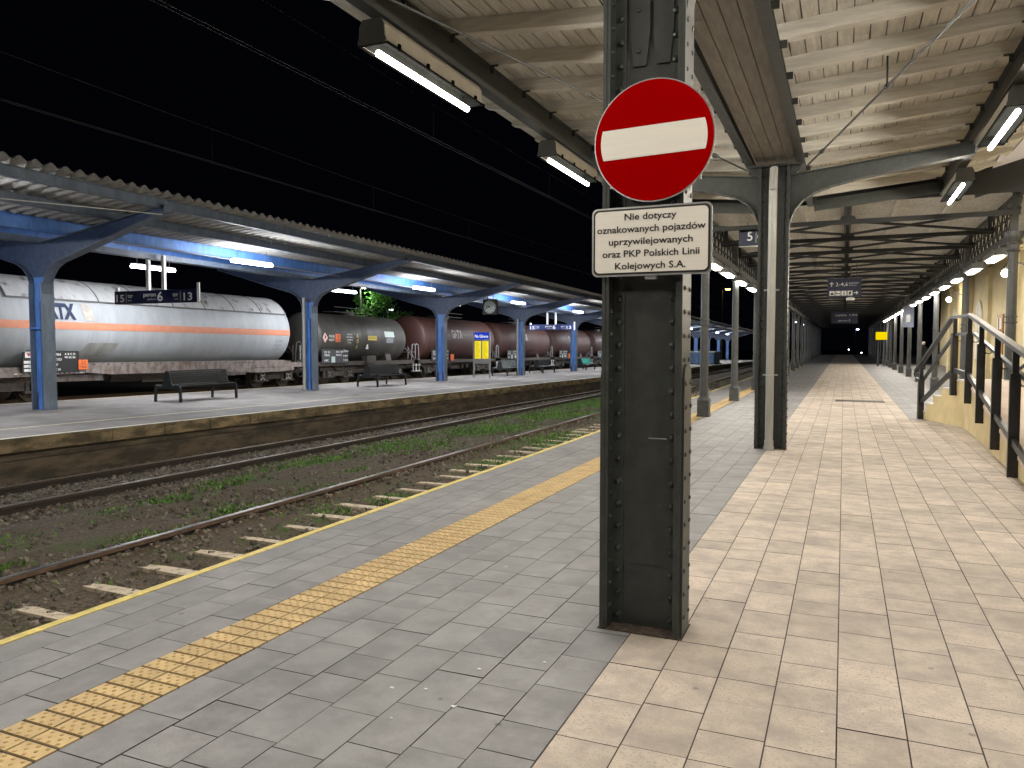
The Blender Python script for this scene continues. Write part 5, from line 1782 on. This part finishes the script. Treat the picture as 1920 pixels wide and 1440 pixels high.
# ================================================================== tree and distant lights
def tree(loc, label, h, rad, n, seed):
    r = random.Random(seed)
    t = thing('tree', loc, label, 'tree', 'trees behind the tank wagons')
    tr = MB().cyl((0, 0, 0), (.1, 0, h * .55), .2, 8, .12)
    for k in range(7):
        a = r.uniform(0, 6.28)
        tr.cyl((.08, 0, h * r.uniform(.35, .55)), (math.cos(a) * rad * .8, math.sin(a) * rad * .8, h * r.uniform(.6, .95)), .07, 6, .02)
    tr.build('trunk', M_bark, t)
    b = MB()
    cl = [(Vector((r.uniform(-1, 1) * rad, r.uniform(-1, 1) * rad, h * r.uniform(.45, .95))), r.uniform(.3, .75)) for _ in range(26)]
    for _ in range(n):
        c, cr = r.choice(cl)
        p = c + Vector((r.gauss(0, 1), r.gauss(0, 1), r.gauss(0, 1))) * cr * .5
        s_ = r.uniform(.06, .14)
        u = Vector((r.uniform(-1, 1), r.uniform(-1, 1), r.uniform(-1, 1))).normalized() * s_
        w = u.orthogonal().normalized() * s_ * .5
        b.add([p - u, p + w, p + u, p - w], [(0, 1, 2, 3)])
    b.build('crown', M_leaf, t)
tree((-33.0, 48.9, -1.2), 'leafy tree lit bright green above the dark grey wagon', 6.6, 1.6, 5200, 3)
tree((-33.4, 52.3, -1.2), 'dimmer green tree right of the brightly lit tree', 5.4, 1.7, 4200, 4)

def mast(loc, h, label, em, r_=.16, arm=.5, mpole=M_irong):
    t = thing('lamp_post', loc, label, 'lamp post', 'distant lamp posts')
    MB().cyl((0, 0, 0), (0, 0, h), .09, 8, .06).bar((0, 0, h), (arm, -.15, h + .12), .05, .05).build('pole', mpole, t)
    MB().box(arm - .22, arm + .22, -.35, .05, h + .10, h + .2).build('lamp_head', M_irong, t)
    MB().lathe([(.02, -.12), (r_ * .8, -.08), (r_, 0), (r_ * .9, .04)], (arm, -.15, h + .08), n=10).build('bulb', em, t, smooth=True)
    return t
mast((-32.6, 47.6, -1.2), 6.9, 'lamp post with white head over the bright green tree', E_green, .30, .5)
mast((-42, 66, -1.2), 6.2, 'lamp post glowing above the dark grey wagon, right of the tree', E_far, .20)
mast((-30, 104.5, -1.2), 9.4, 'greenish lamp post above the blue canopy roof end, left one', E_green, .30)
mast((-31, 128, -1.2), 8.9, 'greenish lamp post above the blue canopy roof end, right one', E_green, .30)
mast((-19.0, 134, -1.2), 12.0, 'orange sodium lamp post between the slim posts', E_sod, .40, .9)
for i, (x, yy, h, em, rr) in enumerate(((-10.5, 158, 7.6, E_far, .26), (-9.8, 170, 7.4, E_blu, .28), (-9.0, 185, 7.2, E_blu, .22), (2.6, 210, 6.5, E_blu, .34), (-12.5, 160, 4.0, E_far, .16))):
    mast((x, yy, -1.2), h, ('white lamp post far down the tracks between the posts', 'bluish white lamp post far down the tracks', 'small bluish lamp post farthest down the tracks', 'bluish white lamp at the dark end of the hall', 'low white lamp post beside the red signals')[i], em, rr)
for i, (x, yy, z) in enumerate(((-11.0, 158, 3.0), (-10.2, 160, 3.1))):
    t = thing('signal', (x, yy, -1.2), ('left red signal light far down the tracks', 'right red signal light far down the tracks')[i], 'signal')
    MB().cyl((0, 0, 0), (0, 0, z + 1.6), .07, 6).build('post', M_irong, t)
    MB().box(-.2, .2, .0, .2, z + .8, z + 1.8).build('signal_head', M_under, t)
    MB().cyl((0, -.005, z + 1.3), (0, -.06, z + 1.3), .13, 10).build('lens', E_sig, t)
for i, (x, yy, z) in enumerate(((-5.5, 150, .25), (-4.6, 150, .35), (1.0, 180, .5), (3.4, 175, -.1), (-9.5, 120, -.2))):
    t = thing('marker_light', (x, yy, -2.2), ('small white ground light at the hall end, left of the pair', 'small white ground light at the hall end, right of the pair', 'small white light low in the dark hall end', 'small white light low at the right of the hall end', 'small white light low beside the left posts')[i], 'light')
    MB().cyl((0, 0, 0), (0, 0, z + 2.1), .05, 6).build('stake', M_irong, t)
    MB().lathe([(.02, -.12), (.12, 0), (.02, .12)], (0, 0, z + 2.2), n=8).build('bulb', E_far, t)

# white marker post beside the near track
t = thing('track_marker', (-8.3, 66.0, -.62 + zf(-8.3, 66)), 'short white marker post standing between the tracks', 'marker post')
MB().box(-.13, .13, -.05, .05, 0, .62).build('post', M_wlet, t)
MB().box(-.15, .15, -.06, .06, .62, .70).build('cap', M_wlet, t)

bpy.context.view_layer.update()
